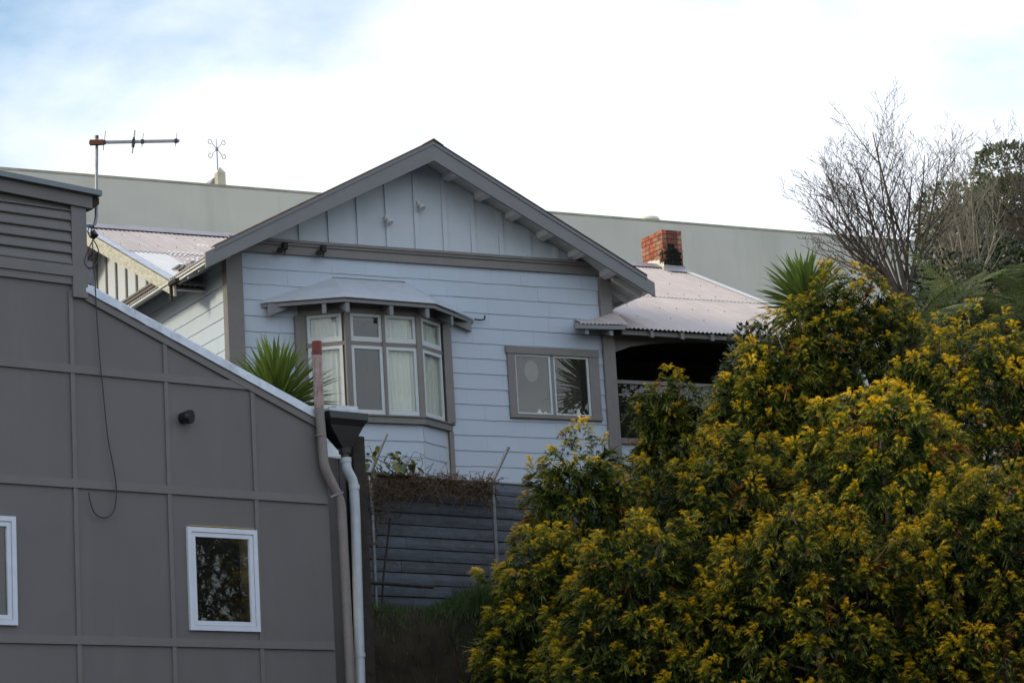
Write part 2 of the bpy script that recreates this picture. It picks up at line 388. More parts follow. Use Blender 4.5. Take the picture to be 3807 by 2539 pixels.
# corner boards and beams
MB().box(-.035, .21, -.035, .03, ZB, 11.05).build('corner_board', M_trim, house)
MB().box(-.032, .03, .031, .13, ZB, 11.05).build('corner_board', M_trim, house)
MB().box(6.035, 6.235, -.04, .17, ZB, 10.92).build('corner_post', M_trim, house)
def beam_poly(y, x0, x1): return None
bm = MB(); bm.box(.0, 6.2, -.03, .029, ZW-.005, 11.13); bm.box(.02, 6.18, -.055, -.031, 11.10, 11.135); bm.box(.02, 6.18, -.075, .0, 11.136, 11.165); bm.box(.02, 6.18, -.05, .0, 11.166, 11.185)
bm.build('front_beam', M_trim, house)
bm = MB(); bm.box(-.03, .029, 1.28, 7.0, ZW-.005, 11.13); bm.box(-.06, -.031, 1.52, 7.0, 11.10, 11.135); bm.box(-.085, 0, 1.64, 7.0, 11.136, 11.165)
bm.build('side_beam', M_trim, house)
# gable panels with battens
def zsof(x): return zgab(x) - .112
bx_ = [3.02 + i*.465 for i in range(-6, 7)]
for a_, b_ in zip(bx_[:-1], bx_[1:]):
    xs_ = [x_ for x_ in (a_, GXc, b_) if a_ <= x_ <= b_]
    top_ = [(x_, .03, zsof(x_)) for x_ in xs_ if zsof(x_) > 11.127]
    if len(top_) < len(xs_):        # the sloping roof cuts this board to a triangle
        xc = GXc + (-1 if a_ < GXc else 1)*(GZ-.112-11.125)/KG
        if not top_: continue
        top_ = [(xc, .03, 11.126)] + top_ if a_ < GXc else top_ + [(xc, .03, 11.126)]
        lo_ = [(top_[-1][0], .03, 11.125)] if a_ < GXc else [(top_[0][0], .03, 11.125)]
        poly = top_ + lo_ if a_ < GXc else top_ + lo_
    else: poly = top_ + [(b_, .03, 11.125), (a_, .03, 11.125)]
    MB().prism(poly, (0, .04, 0)).build('gable_board', M_gable, house)
for xx in bx_:
    zt = min(zsof(xx-.035), zsof(xx+.035)) - .01
    if zt - 11.19 > .05: MB().box(xx-.036, xx+.036, .004, .029, 11.187, zt).build('batten', M_gable, house)
by_ = [1.89 + i*.44 for i in range(13)]
for a_, b_ in zip(by_[:-1], by_[1:]):
    ys_ = [y_ for y_ in (a_, RY, b_) if a_ <= y_ <= b_]
    top_ = [(.03, y_, max(11.13, zmain(y_)-.13)) for y_ in ys_]
    if zmain(b_)-.13 < 11.13 or zmain(a_)-.13 < 11.13: top_ = [(.03, max(a_, 2.02), 11.13)] + top_[1:] if a_ < RY else None
    if top_ is None: continue
    MB().prism(top_ + [(.03, b_, 11.125), (.03, top_[0][1], 11.125)], (.04, 0, 0)).build('gable_board', M_gable, house)
    zt = zmain(a_) - .16
    if zt - 11.18 > .05: MB().box(.004, .029, a_-.025, a_+.025, 11.175, zt).build('batten', M_trim, house)

# front gable roof: soffit, outriggers, iron, barge boards
def corr(mb, a0, a1, lo, hi, fn, amp=.0115, pitch=.076, n=8):
    """corrugated sheet: wave along a, two edges at lo and hi; fn(a, b, h) -> point"""
    k = max(2, int((a1-a0)/pitch*n)); v = []; f = []
    nb = 2
    for i in range(k+1):
        a = a0 + (a1-a0)*i/k; h = amp*math.sin(2*math.pi*a/pitch)
        for b in (lo, hi): v.append(fn(a, b, h))
    for i in range(k): f.append((2*i, 2*i+2, 2*i+3, 2*i+1))
    v2 = [np.array(p) - np.array((0, 0, .004)) for p in v]; o = len(v)
    fs = f + [tuple(reversed([q+o for q in t])) for t in f]
    for i in range(k):
        fs.append((2*i, 2*i+o, 2*i+2+o, 2*i+2)); fs.append((2*i+1, 2*i+3, 2*i+3+o, 2*i+1+o))
    mb.add(list(v)+v2, fs)
for s in (-1, 1):
    xe = GXc + s*3.62
    so = MB().prism([(GXc, -.462, zgab(GXc)-.08), (xe, -.462, zgab(xe)-.08), (xe, -.462, zgab(xe)-.105), (GXc, -.462, zgab(GXc)-.105)], (0, 5.0, 0))
    soffit = so.build('soffit', M_soffit, house)
    for i in range(7):
        xx = GXc + s*(.42 + i*.515)
        if abs(xx-GXc) > 3.45: continue
        zt = zgab(xx) - .106
        dx = .045
        MB().prism([(xx-dx, -.461, zgab(xx-dx)-.107), (xx+dx, -.461, zgab(xx+dx)-.107), (xx+dx, -.461, zgab(xx+dx)-.19), (xx-dx, -.461, zgab(xx-dx)-.19)], (0, .46 if abs(xx-GXc) < 2.6 else .43, 0)).build('purlin_end', M_soffit, soffit)
    mb = MB(); corr(mb, -.50, 4.8, 0, 3.60, lambda a, b, h, s=s: (GXc+s*b, a, zgab(GXc+s*b)-.05+h))
    mb.build('gable_roof', M_roof, house, smooth=True)
    xa = GXc; xb = GXc + s*3.63
    bb = MB().prism([(xa, -.50, zgab(xa)), (xb, -.50, zgab(xb)), (xb, -.50, zgab(xb)-.215), (xa, -.50, zgab(xa)-.268)], (0, .036, 0))
    barge = bb.build('barge_board', M_barge, house)
    xb2 = GXc + s*3.50
    MB().prism([(xa, -.515, zgab(xa)+.022), (xb2, -.515, zgab(xb2)+.022), (xb2, -.515, zgab(xb2)-.03), (xa, -.515, zgab(xa)-.03)], (0, .0145, 0)).build('cover_strip', M_barge, barge)
    MB().prism([(xa, -.52, zgab(xa)+.045), (xb2, -.52, zgab(xb2)+.045), (xb2, -.52, zgab(xb2)+.0225), (xa, -.52, zgab(xa)+.0225)], (0, .13, 0)).build('roof_edge_strip', M_dark if s > 0 else M_rust, barge)
rc = MB().prism([(GXc-.16, -.53, zgab(GXc-.16)+.05), (GXc, -.53, GZ+.06), (GXc+.16, -.53, zgab(GXc+.16)+.05), (GXc, -.53, GZ+.045)], (0, 5.3, 0))
rc.build('ridge_cap', M_rust, house)
# rafter tails along the gable's side eaves
for s in (-1, 1):
    for yy in (-.08, .33, .72) if s < 0 else (-.2, .2, .6):
        xe, xi = GXc + s*3.56, GXc + s*3.08
        MB().prism([(xe, yy, zgab(xe)-.107), (xi, yy, zgab(xi)-.107), (xi, yy, zgab(xi)-.21), (xe, yy, zgab(xe)-.20)], (0, .05, 0)).build('rafter_tail', M_soffit, house)
    MB().prism([(GXc+s*3.575, -.463, zgab(GXc+s*3.575)-.11), (GXc+s*3.597, -.463, zgab(GXc+s*3.597)-.11), (GXc+s*3.597, -.463, zgab(GXc+s*3.597)-.155), (GXc+s*3.575, -.463, zgab(GXc+s*3.575)-.155)], (0, 1.26, 0)).build('eave_board', M_soffit, house)
gut = MB(); c = fac(402, 642, .74)
gut.bar((-.52, .60, 10.66), (-.52, .88, 10.66), .07, .06); gut.box(-.54, -.50, .84, .88, 10.42, 10.63)
gut.build('broken_gutter', M_dark, house, label='short broken dark gutter end at the eave corner')

# main roof: corrugated sheets in two rows
main_roof = MB().prism([(.2, .9, zmain(.9)-.10), (.2, RY, RZ-.10), (.2, 8.7, zmain(8.7)-.10), (.2, 8.7, zmain(8.7)-.14), (.2, RY, RZ-.14), (.2, .9, zmain(.9)-.14)], (10.2, 0, 0)).build('main_roof', M_soffit, house)
SW = .762
xs = -.50; col_i = 0
while xs < 10.5:
    xe = min(10.56, xs+SW)
    left = xs < 5.9
    ylap = 3.12 if left else 2.2
    ylow = .82 if xe < .6 else (1.0 if xe < 6.0 else -.36)
    for (ya, yb, dz) in ((ylap-.08, RY, .0), (ylow, ylap+.05, -.012)):
        mb = MB(); corr(mb, xs-.01, xe+.03, ya, yb, lambda a, b, h, dz=dz: (a, b, zmain(b)-.03+h+dz+.002*((int((a+.5)/SW)) % 2)))
        mtl = M_roofw if (col_i == 0 and dz < 0) else M_roof
        o = mb.build('corrugated_sheet', mtl, main_roof, smooth=True)
        if mtl is M_roofw: o['label'] = 'white replacement roof sheet'
    xs = xe; col_i += 1
mb = MB(); corr(mb, -.5, 10.56, RY, 9.9, lambda a, b, h: (a, b, zmain(b)-.03+h)); mb.build('rear_roof', M_roof, main_roof, smooth=True)
MB().prism([(-.52, RY-.16, zmain(RY-.16)+.0), (-.52, RY-.03, RZ+.015), (-.52, RY, RZ+.035), (-.52, RY+.03, RZ+.015), (-.52, RY+.16, zmain(RY+.16)+.0), (-.52, RY, RZ-.015)], (11.1, 0, 0)).build('ridge_cap', M_ridge, main_roof)
# verge flashings
for xv, y0 in ((-.50, .80), (10.56, -.36)):
    s = -1 if xv < 0 else 1
    MB().prism([(xv-.11 if s > 0 else xv-.02, y0, zmain(y0)-.008), (xv+.02 if s > 0 else xv+.11, y0, zmain(y0)-.008), (xv+.02 if s > 0 else xv+.11, y0, zmain(y0)-.0), (xv-.11 if s > 0 else xv-.02, y0, zmain(y0)-.0)], (0, RY-.05-y0, K*(RY-.05-y0))).build('verge_flashing', M_roofw if s > 0 else M_cap, main_roof)
    for sgn in (1, -1):     # barge boards in front of and behind the ridge
        if sgn > 0: pl = [(xv, RY, RZ-.035), (xv, y0, zmain(y0)-.035), (xv, y0, zmain(y0)-.22), (xv, RY, RZ-.26)]
        else: pl = [(xv, RY, RZ-.035), (xv, 9.6, zmain(9.6)-.035), (xv, 9.6, zmain(9.6)-.22), (xv, RY, RZ-.26)]
        b_ = MB().prism(pl, (.036, 0, 0)).build('barge_board', M_peel, main_roof, label='barge board with peeling weathered white paint')
        pl2 = [(p[0]-.012 if s < 0 else p[0]+.0365, p[1], p[2]+(0 if i < 2 else 0)) for i, p in enumerate(pl)]
        top = [pl2[0], pl2[1], (pl2[1][0], pl2[1][1], pl2[1][2]-.05), (pl2[0][0], pl2[0][1], pl2[0][2]-.05)]
        MB().prism(top, (.0115, 0, 0)).build('cover_strip', M_peel, b_)
# side soffit of the left gable
MB().prism([(-.46, .82, zmain(.82)-.12), (-.46, RY, RZ-.12), (-.46, RY, RZ-.14), (-.46, .82, zmain(.82)-.14)], (.47, 0, 0)).build('soffit', M_soffit, house)
# roofing screws
sc = MB()
for yy in (.35, 1.15, 2.32, 3.2, 4.1):
    xx = 6.3
    while xx < 10.4:
        p = (xx+rnd.uniform(-.01, .01), yy, zmain(yy)-.012); sc.tube([p, (p[0], p[1]-.005, p[2]+.014)], .0075, 5); xx += .076*4*rnd.choice((1, 1, 2))
for yy in (3.45, 4.2):
    xx = -.3
    while xx < 2.2:
        p = (xx, yy, zmain(yy)-.012); sc.tube([p, (p[0], p[1]-.005, p[2]+.014)], .0075, 5); xx += .076*4
sc.build('roof_screw', M_rust, main_roof, kind='stuff')
# paint flaking patches on the left roof are separate thin laps of bare iron
for (xa, ya, wx, wy) in ((1.1, 3.84, .2, .08), (.30, 2.92, .28, .06), (.45, 2.60, .30, .07), (.32, 3.17, .75, .05), (.62, 2.78, .2, .05), (.30, 2.35, .2, .06), (.95, 3.02, .2, .04)):
    mb = MB(); corr(mb, xa, xa+wx, ya, ya+wy, lambda a, b, h: (a, b, zmain(b)-.026+h)); mb.build('bare_iron_patch', M_roofw, main_roof, smooth=True)

# porch at the right
mb = MB().box(6.236, 10.2, -.28, -.24, 10.02, 10.09); mb.build('porch_eave_board', M_trim, house)
for i in range(9):
    xx = 5.62 + i*.54
    MB().prism([(xx, -.335, 10.085), (xx, -.335, 9.985), (xx, .10, 10.17), (xx, .10, 10.285)], (.06, 0, 0)).build('rafter_tail', M_barge, house) if xx > 6.3 else None
for xx in (5.56, 5.98):
    MB().prism([(xx, -.34, 10.085), (xx, -.34, 9.975), (xx, -.042, 10.06), (xx, -.042, 10.14)], (.06, 0, 0)).build('rafter_tail', M_barge, house)
hp = MB()   # small hipped return of the porch roof in front of the wall
k = 14
A0, A1 = np.array((5.36, -.38, 10.115)), np.array((6.30, -.38, 10.15)); B0, B1 = np.array((5.62, -.04, 10.205)), np.array((6.30, -.04, 10.42))
vv = []
for i in range(k*8+1):
    t = i/(k*8); h = np.array((0, 0, .008*math.sin(2*math.pi*t*k)))
    vv += [A0+(A1-A0)*t+h, B0+(B1-B0)*t+h]
hp.add(vv, [(2*i, 2*i+2, 2*i+3, 2*i+1) for i in range(k*8)])
hp.build('porch_roof_return', M_roof, main_roof, smooth=True)
MB().bar((5.37, -.36, 10.075), (6.24, -.36, 10.10), .03, .06).build('porch_eave_board', M_barge, house)
MB().bar((5.38, -.345, 10.075), (5.60, -.05, 10.15), .03, .06).build('porch_eave_board', M_barge, house)
# arched spandrel
pts = []
for i in range(13):
    t = i/12; xx = 6.24 + 3.9*t; pts.append((xx, .05, 9.80 + .26*math.sin(math.pi*min(1, t*1.02))**.6))
MB().prism([(6.24, .05, 10.14)] + pts + [(10.14, .05, 10.14)], (0, .09, 0)).build('porch_arch', M_trim, house)
MB().box(6.24, 10.2, .02, .10, 9.33, 9.385).build('porch_transom', M_trim, house)
MB().box(6.24, 10.2, .06, .066, 8.49, 9.329).build('porch_pane', M_glass2, house)
MB().box(6.24, 10.2, -.03, .12, 8.40, 8.485).build('porch_sill', M_trim, house)
pw = MB().box(6.236, 10.2, .03, .16, ZB, 8.395).build('porch_wall', M_soffit, house)
shingles(pw, 6.24, 10.2, 7.05, 8.39, [], lambda s: (s, .03), (0, -1, 0), seed=8)
MB().box(10.08, 10.24, -.02, .16, ZB, 10.13).build('corner_post', M_trim, house)

# chimney: real bricks, three stretchers deep and one and a half wide
CXa, CXb, CYa, CYb = 10.12, 10.53, 4.58, 5.30
CB, CT = 12.05, 13.155
chim = MB().box(CXa+.012, CXb-.012, CYa+.012, CYb-.012, CB, CT-.012).build('chimney', M_mortar, house)
nco = 13; ch = (CT-CB)/nco
def brick(xa, xb, ya, yb, z, mtl):
    m_ = MB(); j = .0065; d = [rnd.uniform(-.003, .003) for _ in range(4)]
    m_.box(xa+j+d[0]*.3, xb-j+d[1]*.3, ya+j+d[2]*.3, yb-j+d[3]*.3, z+.007, z+ch-.007)
    m_.build('brick', mtl, chim)
for c_ in range(nco):
    z = CB + c_*ch; off = (c_ % 2)
    lichen = CT - z
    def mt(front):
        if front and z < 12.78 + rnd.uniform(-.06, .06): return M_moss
        return M_brick2  # upper front courses get the brick toned down for shade
    ys = [CYa] + ([CYa+.11, CYa+.34, CYa+.57, CYb] if off else [CYa+.225, CYa+.455, CYa+.61, CYb])
    wob = rnd.uniform(-.005, .005)
    for a, b in zip(ys[:-1], ys[1:]):
        ml = M_brick
        brick(CXa+wob, CXa+.10, a, b, z, ml); brick(CXb-.10, CXb+wob, a, b, z, M_brick)
    xsb = [CXa+.10, CXa+.24, CXb-.10] if off else [CXa+.10, CXb-.10]
    for a, b in zip(xsb[:-1], xsb[1:]):
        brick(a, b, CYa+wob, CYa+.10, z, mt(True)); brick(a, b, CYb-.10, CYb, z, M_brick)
crust = MB()
for i in range(160):
    xx = rnd.uniform(CXa+.02, CXb-.03); zz_ = rnd.uniform(12.45, 12.82)
    if zz_ > 12.72 + .1*math.sin((xx-CXa)/.41*math.pi): continue
    r_ = rnd.uniform(.012, .03); p = np.array((xx, CYa-.004, zz_))
    vs_ = [p+np.array((math.cos(a)*r_*rnd.uniform(.7, 1.2), 0, math.sin(a)*r_)) for a in np.linspace(0, 2*math.pi, 6, endpoint=False)] + [p+np.array((0, -rnd.uniform(.008, .02), 0))]
    crust.add(vs_, [(i_, (i_+1) % 6, 6) for i_ in range(6)])
for i in range(70):
    yy = CYa + abs(rnd.gauss(0, .07)); zz_ = rnd.uniform(12.52, 12.80) - (yy-CYa)*.5
    r_ = rnd.uniform(.008, .02); p = np.array((CXa-.004, yy, zz_))
    vs_ = [p+np.array((0, math.cos(a)*r_*rnd.uniform(.7, 1.2), math.sin(a)*r_)) for a in np.linspace(0, 2*math.pi, 6, endpoint=False)] + [p+np.array((-rnd.uniform(.006, .014), 0, 0))]
    crust.add(vs_, [(i_, (i_+1) % 6, 6) for i_ in range(6)])
crust.build('lichen_crust', M_moss, chim, kind='stuff')
for i in range(4):      # stepped flashing on the side, apron in front
    y0 = CYa - .01 + i*.135; zb = zmain(min(y0, RY))
    MB().box(CXa-.010, CXa-.006, y0, y0+.13, zb-.02, zb+.115+.02*(i % 2)).build('step_flashing', M_flash, chim)
MB().box(CXa-.008, CXb+.012, CYa-.014, CYa-.010, zmain(CYa)-.02, zmain(CYa)+.06).build('apron_flashing', M_ridge, chim)
MB().prism([(CXa-.05, CYa-.01, zmain(CYa)+.02), (CXa-.05, CYa-.20, zmain(CYa-.20)+.004), (CXa-.05, CYa-.20, zmain(CYa-.20)-.004), (CXa-.05, CYa-.01, zmain(CYa)+.01)], (CXb-CXa+.1, 0, 0)).build('apron_flashing', M_ridge, chim)

# ---- bay window
BD = .38; BL, BR_, WL, WR = 1.61, 2.77, 1.09, 3.36
ZS, ZT, ZH = 8.60, 9.64, 10.08     # sill, transom, head
corners = [np.array((WL, .02)), np.array((BL, -BD)), np.array((BR_, -BD)), np.array((WR, .02))]
def ring(z0, z1, out, name, mtl, parent, inset=.1):
    m_ = MB()
    outer = offset_line(corners, out); inner = offset_line(corners, out-inset)
    poly = [(p[0], p[1], z0) for p in outer] + [(p[0], p[1], z0) for p in reversed(inner)]
    return m_.prism(poly, (0, 0, z1-z0)).build(name, mtl, parent)
def offset_line(pts, d):
    out = []
    ns = []
    for a, b in zip(pts[:-1], pts[1:]):
        t = (b-a)/np.linalg.norm(b-a); ns.append(np.array((t[1], -t[0])))
    for i, p in enumerate(pts):
        if i == 0: n = ns[0]; q = p + np.array((n[0]-(-n[1])*0, 0))*0; t = (pts[1]-pts[0]); t /= np.linalg.norm(t); q = p + n*d; q = q - t*((q[1]-p[1])/t[1])
        elif i == len(pts)-1: n = ns[-1]; t = (pts[-1]-pts[-2]); t /= np.linalg.norm(t); q = p + n*d; q = q - t*((q[1]-p[1])/t[1])
        else:
            n = ns[i-1]+ns[i]; n /= np.linalg.norm(n); q = p + n*(d/np.dot(n, ns[i]))
        out.append(q)
    return out
bay = ring(ZS-.10, ZS-.01, .05, 'bay_window', M_trim, house, .14)
ring(ZS-.009, ZS+.012, .075, 'sill', M_trim, bay, .12)
ring(ZT-.030, ZT+.030, .012, 'transom', M_trim, bay, .07)
ring(ZH+.001, ZH+.22, .02, 'head_beam', M_trim, bay, .1)
ring(ZS-1.9, ZS-.101, -.03, 'bay_base', M_soffit, bay, .06)
for (p, w_) in ((corners[0]+np.array((-.03, -.03)), .15), (corners[1]+np.array((.02, .015)), .085), ((corners[1]+corners[2])/2+np.array((0, .01)), .045), (corners[2]+np.array((-.02, .015)), .085), (corners[3]+np.array((.03, -.03)), .13)):
    MB().box(p[0]-w_/2, p[0]+w_/2, p[1]-.045, p[1]+.06, ZS+.013, ZH).build('mullion', M_trim, bay)
def sash(a, b, z0, z1, ct, open_=0):
    a, b = np.array(a), np.array(b); t = (b-a)/np.linalg.norm(b-a); n = np.array((t[1], -t[0])); L = np.linalg.norm(b-a)
    s_ = .045
    def q(u, z, o): p = a+t*u+n*o; return np.array((p[0], p[1], z))
    T = np.array((t[0], t[1], 0)); Nn = np.array((n[0], n[1], 0))
    m_ = MB()
    m_.para(q(0, z0, -.02), T*s_, Nn*.035, (0, 0, z1-z0)); m_.para(q(L-s_, z0, -.02), T*s_, Nn*.035, (0, 0, z1-z0))
    m_.para(q(s_, z0, -.02), T*(L-2*s_), Nn*.035, (0, 0, .07)); m_.para(q(s_, z1-s_, -.02), T*(L-2*s_), Nn*.035, (0, 0, s_))
    fr = m_.build('sash', M_sash, bay)
    MB().para(q(s_-.003, z0+.067, -.008), T*(L-2*s_+.006), Nn*.004, (0, 0, z1-z0-.07-s_+.006)).build('pane', M_glass, bay)
    if ct:
        v = []; n_ = 40
        u0, u1 = ct[0]*L, ct[1]*L
        for i in range(n_+1):
            u = u0+(u1-u0)*i/n_; o = -.055+.012*math.sin(i*1.3+ct[2])+.006*math.sin(i*.55)
            low = u + (ct[3]*L if len(ct) > 3 else 0)*(1-i/n_)
            v += [q(low, z0-.03, o), q(u, z1+.03, o)]
        MB().add(v, [(2*i, 2*i+2, 2*i+3, 2*i+1) for i in range(n_)]).build('curtain', M_curtain, bay, smooth=True)
c0, c1, c2, c3 = corners; mid = (c1+c2)/2
def edge(a, b, ga, gb):
    t = (b-a)/np.linalg.norm(b-a); return a+t*ga, b-t*gb
for z0, z1, up in ((ZS+.015, ZT-.031, 0), (ZT+.031, ZH-.005, 1)):
    sash(*edge(c0, c1, .10, .055), z0, z1, (-.1, 1.1, .3))
    sash(*edge(c1, mid, .065, .024), z0, z1, None)
    sash(*edge(mid, c2, .024, .065), z0, z1, (-.05, 1.1, 1.7) if up else (-.02, 1.1, 1.1, .13))
    sash(*edge(c2, c3, .055, .10), z0, z1, (-.1, 1.1, .9))
# shingles under the bay
for a, b, sd in ((c0, c1, 21), (c1, c2, 22), (c2, c3, 23)):
    t = (b-a)/np.linalg.norm(b-a); n = np.array((t[1], -t[0], 0)); o3 = offset_line(corners, -.03)
    i = [0, 1, 2][sd-21]; pa, pb = o3[i], o3[i+1]; L = np.linalg.norm(pb-pa); tt = (pb-pa)/L
    shingles(bay, 0.0, L, 7.05, ZS-.10, [], lambda s, pa=pa, tt=tt: tuple(pa+tt*s), n, seed=sd)
MB().box(3.36, 3.43, -.02, .03, 7.0, ZS-.11).build('corner_strip', M_trim, bay)
# bay roof
ap = [np.array((1.65, .02, 10.69)), np.array((2.74, .02, 10.69))]
ev = [np.array((.47, -.02, 10.255)), np.array((1.47, -.70, 10.245)), np.array((2.90, -.70, 10.225)), np.array((3.88, -.02, 10.20))]
br = MB()
for quad in ([ev[0], ev[1], ap[0]], [ev[1], ev[2], ap[1], ap[0]], [ev[2], ev[3], ap[1]]):
    br.prism(quad, (0, 0, -.018))
bay_roof = br.build('bay_roof', M_baytin, bay)
for a, b in zip(ev[:-1], ev[1:]):
    n = np.cross(b-a, (0, 0, 1)); n /= np.linalg.norm(n)
    ins = -n*.045
    MB().bar(a+ins+(0, 0, -.05), b+ins+(0, 0, -.05), .022, .055).build('fascia', M_barge, bay_roof)
MB().bar(ap[0]+(-.02, -.012, 0.005), ap[1]+(.04, -.012, 0.005), .03, .012).build('apron_strip', M_baytin, bay_roof)
tails = [(ev[0]*.97+ev[1]*.03, .40), (ev[0]*.28+ev[1]*.72, .28), (ev[1]*.98+ev[2]*.02, .3), (ev[1]*.5+ev[2]*.5, .3), (ev[1]*.1+ev[2]*.9, .3), (ev[2]*.55+ev[3]*.45, .3), (ev[2]*.04+ev[3]*.96, .42)]
ctr = np.array((2.2, -.02))
for i, (p, L) in enumerate(tails):
    if i in (0, 6): d = np.array((1 if i == 0 else -1, 0, 0))
    elif i in (1, 5): d = np.array((.5 if i == 1 else -.5, .87, 0))
    else: d = np.array((0, 1, 0))
    p = p + d*.05 + (0, -.02 if i in (0, 6) else 0, -.03); s = np.cross(d, (0, 0, 1))*.06
    MB().prism([p+(0, 0, -.02), p+(0, 0, -.19), p+d*L+(0, 0, -.03), p+d*L+(0, 0, .08)], s).build('rafter_tail', M_barge, bay_roof)
MB().tube([(3.86, -.05, 10.175), (3.95, -.06, 10.165), (4.02, -.06, 10.18), (4.03, -.06, 10.24)], .012, 6).build('bent_gutter_end', M_dark, bay_roof)

# ---- small window
wf = MB()
X0, X1, Z0, Z1 = 4.39, 5.945, 8.735, 9.81
wf.box(X0, X0+.125, -.02, .06, Z0+.061, Z1-.11); wf.box(X1-.17, X1, -.022, .06, Z0+.061, Z1-.11)
wf.box(X0-.02, X1+.005, -.035, .06, Z1-.109, Z1); wf.box(X0, X1, -.04, .06, Z0, Z0+.06)
window = wf.build('side_window', M_trim, house)
MB().box(5.12, 5.17, -.005, .06, Z0+.061, Z1-.11).build('mullion', M_barge, window)
for a, b in ((X0+.126, 5.119), (5.171, X1-.171)):
    s_ = MB(); s_.box(a, a+.022, .0, .035, Z0+.062, Z1-.111); s_.box(b-.03, b, .0, .035, Z0+.062, Z1-.111); s_.box(a+.0221, b-.0301, .0, .035, Z0+.062, Z0+.085); s_.box(a+.0221, b-.0301, .0, .035, Z1-.14, Z1-.111)
    s_.build('sash', M_sash, window)
    MB().box(a+.02, b-.028, .015, .019, Z0+.08, Z1-.135).build('pane', M_glass, window)
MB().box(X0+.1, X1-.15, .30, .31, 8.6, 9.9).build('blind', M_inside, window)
orn = MB(); p = (4.82, .055, 9.46)
vs_ = [(p[0]+.115*math.cos(a), p[1], p[2]+.165*math.sin(a)) for a in np.linspace(0, 2*math.pi, 28, endpoint=False)]
orn.prism(vs_, (0, .006, 0))
tag(orn.build('oval_ornament', M_lace), 'pale oval lace ornament hanging inside the small right-hand window', 'ornament')
for i, (xx, hh) in enumerate(((4.95, .10), (5.05, .07), (5.62, .12))):
    m_ = MB(); r_ = .045
    prof = [(0, .6), (.3, 1.0), (.6, .85), (.8, .45), (1.0, .5)]
    m_.tube([(xx, .12, Z0+.062+t*hh) for t, _ in prof], [r_*q for _, q in prof], 10)
    tag(m_.build('white_ornament', M_curtain, smooth=True), ['taller white pot on the sill left of the window mullion', 'small white pot on the sill beside the window mullion', 'white pot on the sill below the reflected palm'][i], 'pot')
MB().box(X0, X1, .062, .2, Z0+.02, Z0+.06).build('inner_sill', M_sash, window)

# ---- lamps on the gable front
def flood(x, z, mtl, label):
    m_ = MB(); m_.box(x-.035, x+.035, -.11, -.031, z-.05, z+.05)
    m_.tube([(x-.01, -.09, z-.05), (x-.02, -.12, z-.11), (x-.035, -.13, z-.13)], .011, 6)
    m_.tube([(x-.05, -.08, z-.075), (x-.11, -.14, z-.085)], [.03, .045], 10)
    m_.build('flood_lamp', mtl, house, label=label)
flood(.86, 11.08, M_dark, 'dark flood lamp with bracket under the beam, near the corner')
flood(1.46, 11.08, M_dark, 'dark flood lamp with bracket under the beam, towards the bay')
for (x, z) in ((2.52, 11.56), (3.06, 11.82)):
    m_ = MB(); m_.box(x-.03, x+.03, -.03, .003, z+.02, z+.10); m_.tube([(x, -.03, z+.06), (x+.01, -.06, z+.02), (x+.02, -.09, z-.03)], [.02, .035, .05], 10)
    m_.build('security_lamp', M_soffit, house)

# ------------------------------------------------------------------ grey building in front
gb = thing('grey_panel_building', 'grey panelled building with battens, louvre and sloping metal capped roof', 'building', gpt(-2, 0))
UL, UR = -11.5, -.02
def gbox(mb, u0, u1, z0, z1, o0, o1):
    return mb.para(gpt(u0, z0, o0), GX*(u1-u0), GN*(o1-o0), (0, 0, z1-z0))
u_st, z_st = guv(192, 664); u_en, z_en = guv(725, 957)
SL = (z_en-z_st)/(u_en-u_st)
u_up = guv(192, 560)[0]; z_up = guv(195, 470)[1]
ug = lambda x, y: guv(x, y)[0]; zg = lambda x, y: guv(x, y)[1]
zcut = lambda u: z_st + SL*(u-u_st)
wu0, wu1, wz0, wz1 = guv(441, 1330)[0]+.0, guv(583, 1330)[0], zg(515, 1437), zg(515, 1224)
W1 = (ug(434, 1330), ug(587, 1330), zg(515, 1444), zg(515, 1218))
W0u1 = ug(31, 1300); W0 = (W0u1-(W1[1]-W1[0]), W0u1, W1[2], W1[3])
body = MB()
zbatt = [zg(0, 831), zg(0, 1099), zg(0, 1465)]
vu = [ug(166, 900), ug(380, 900), ug(581, 1000)]
du = vu[1]-vu[0]
_us = [UL] + [vu[0]-du*k_ for k_ in range(6, 0, -1)] + vu + [u_en+.12]
_us = sorted([u for u in _us if u >= UL])
_zs = [0, zbatt[-1]-1.55] + zbatt[::-1]
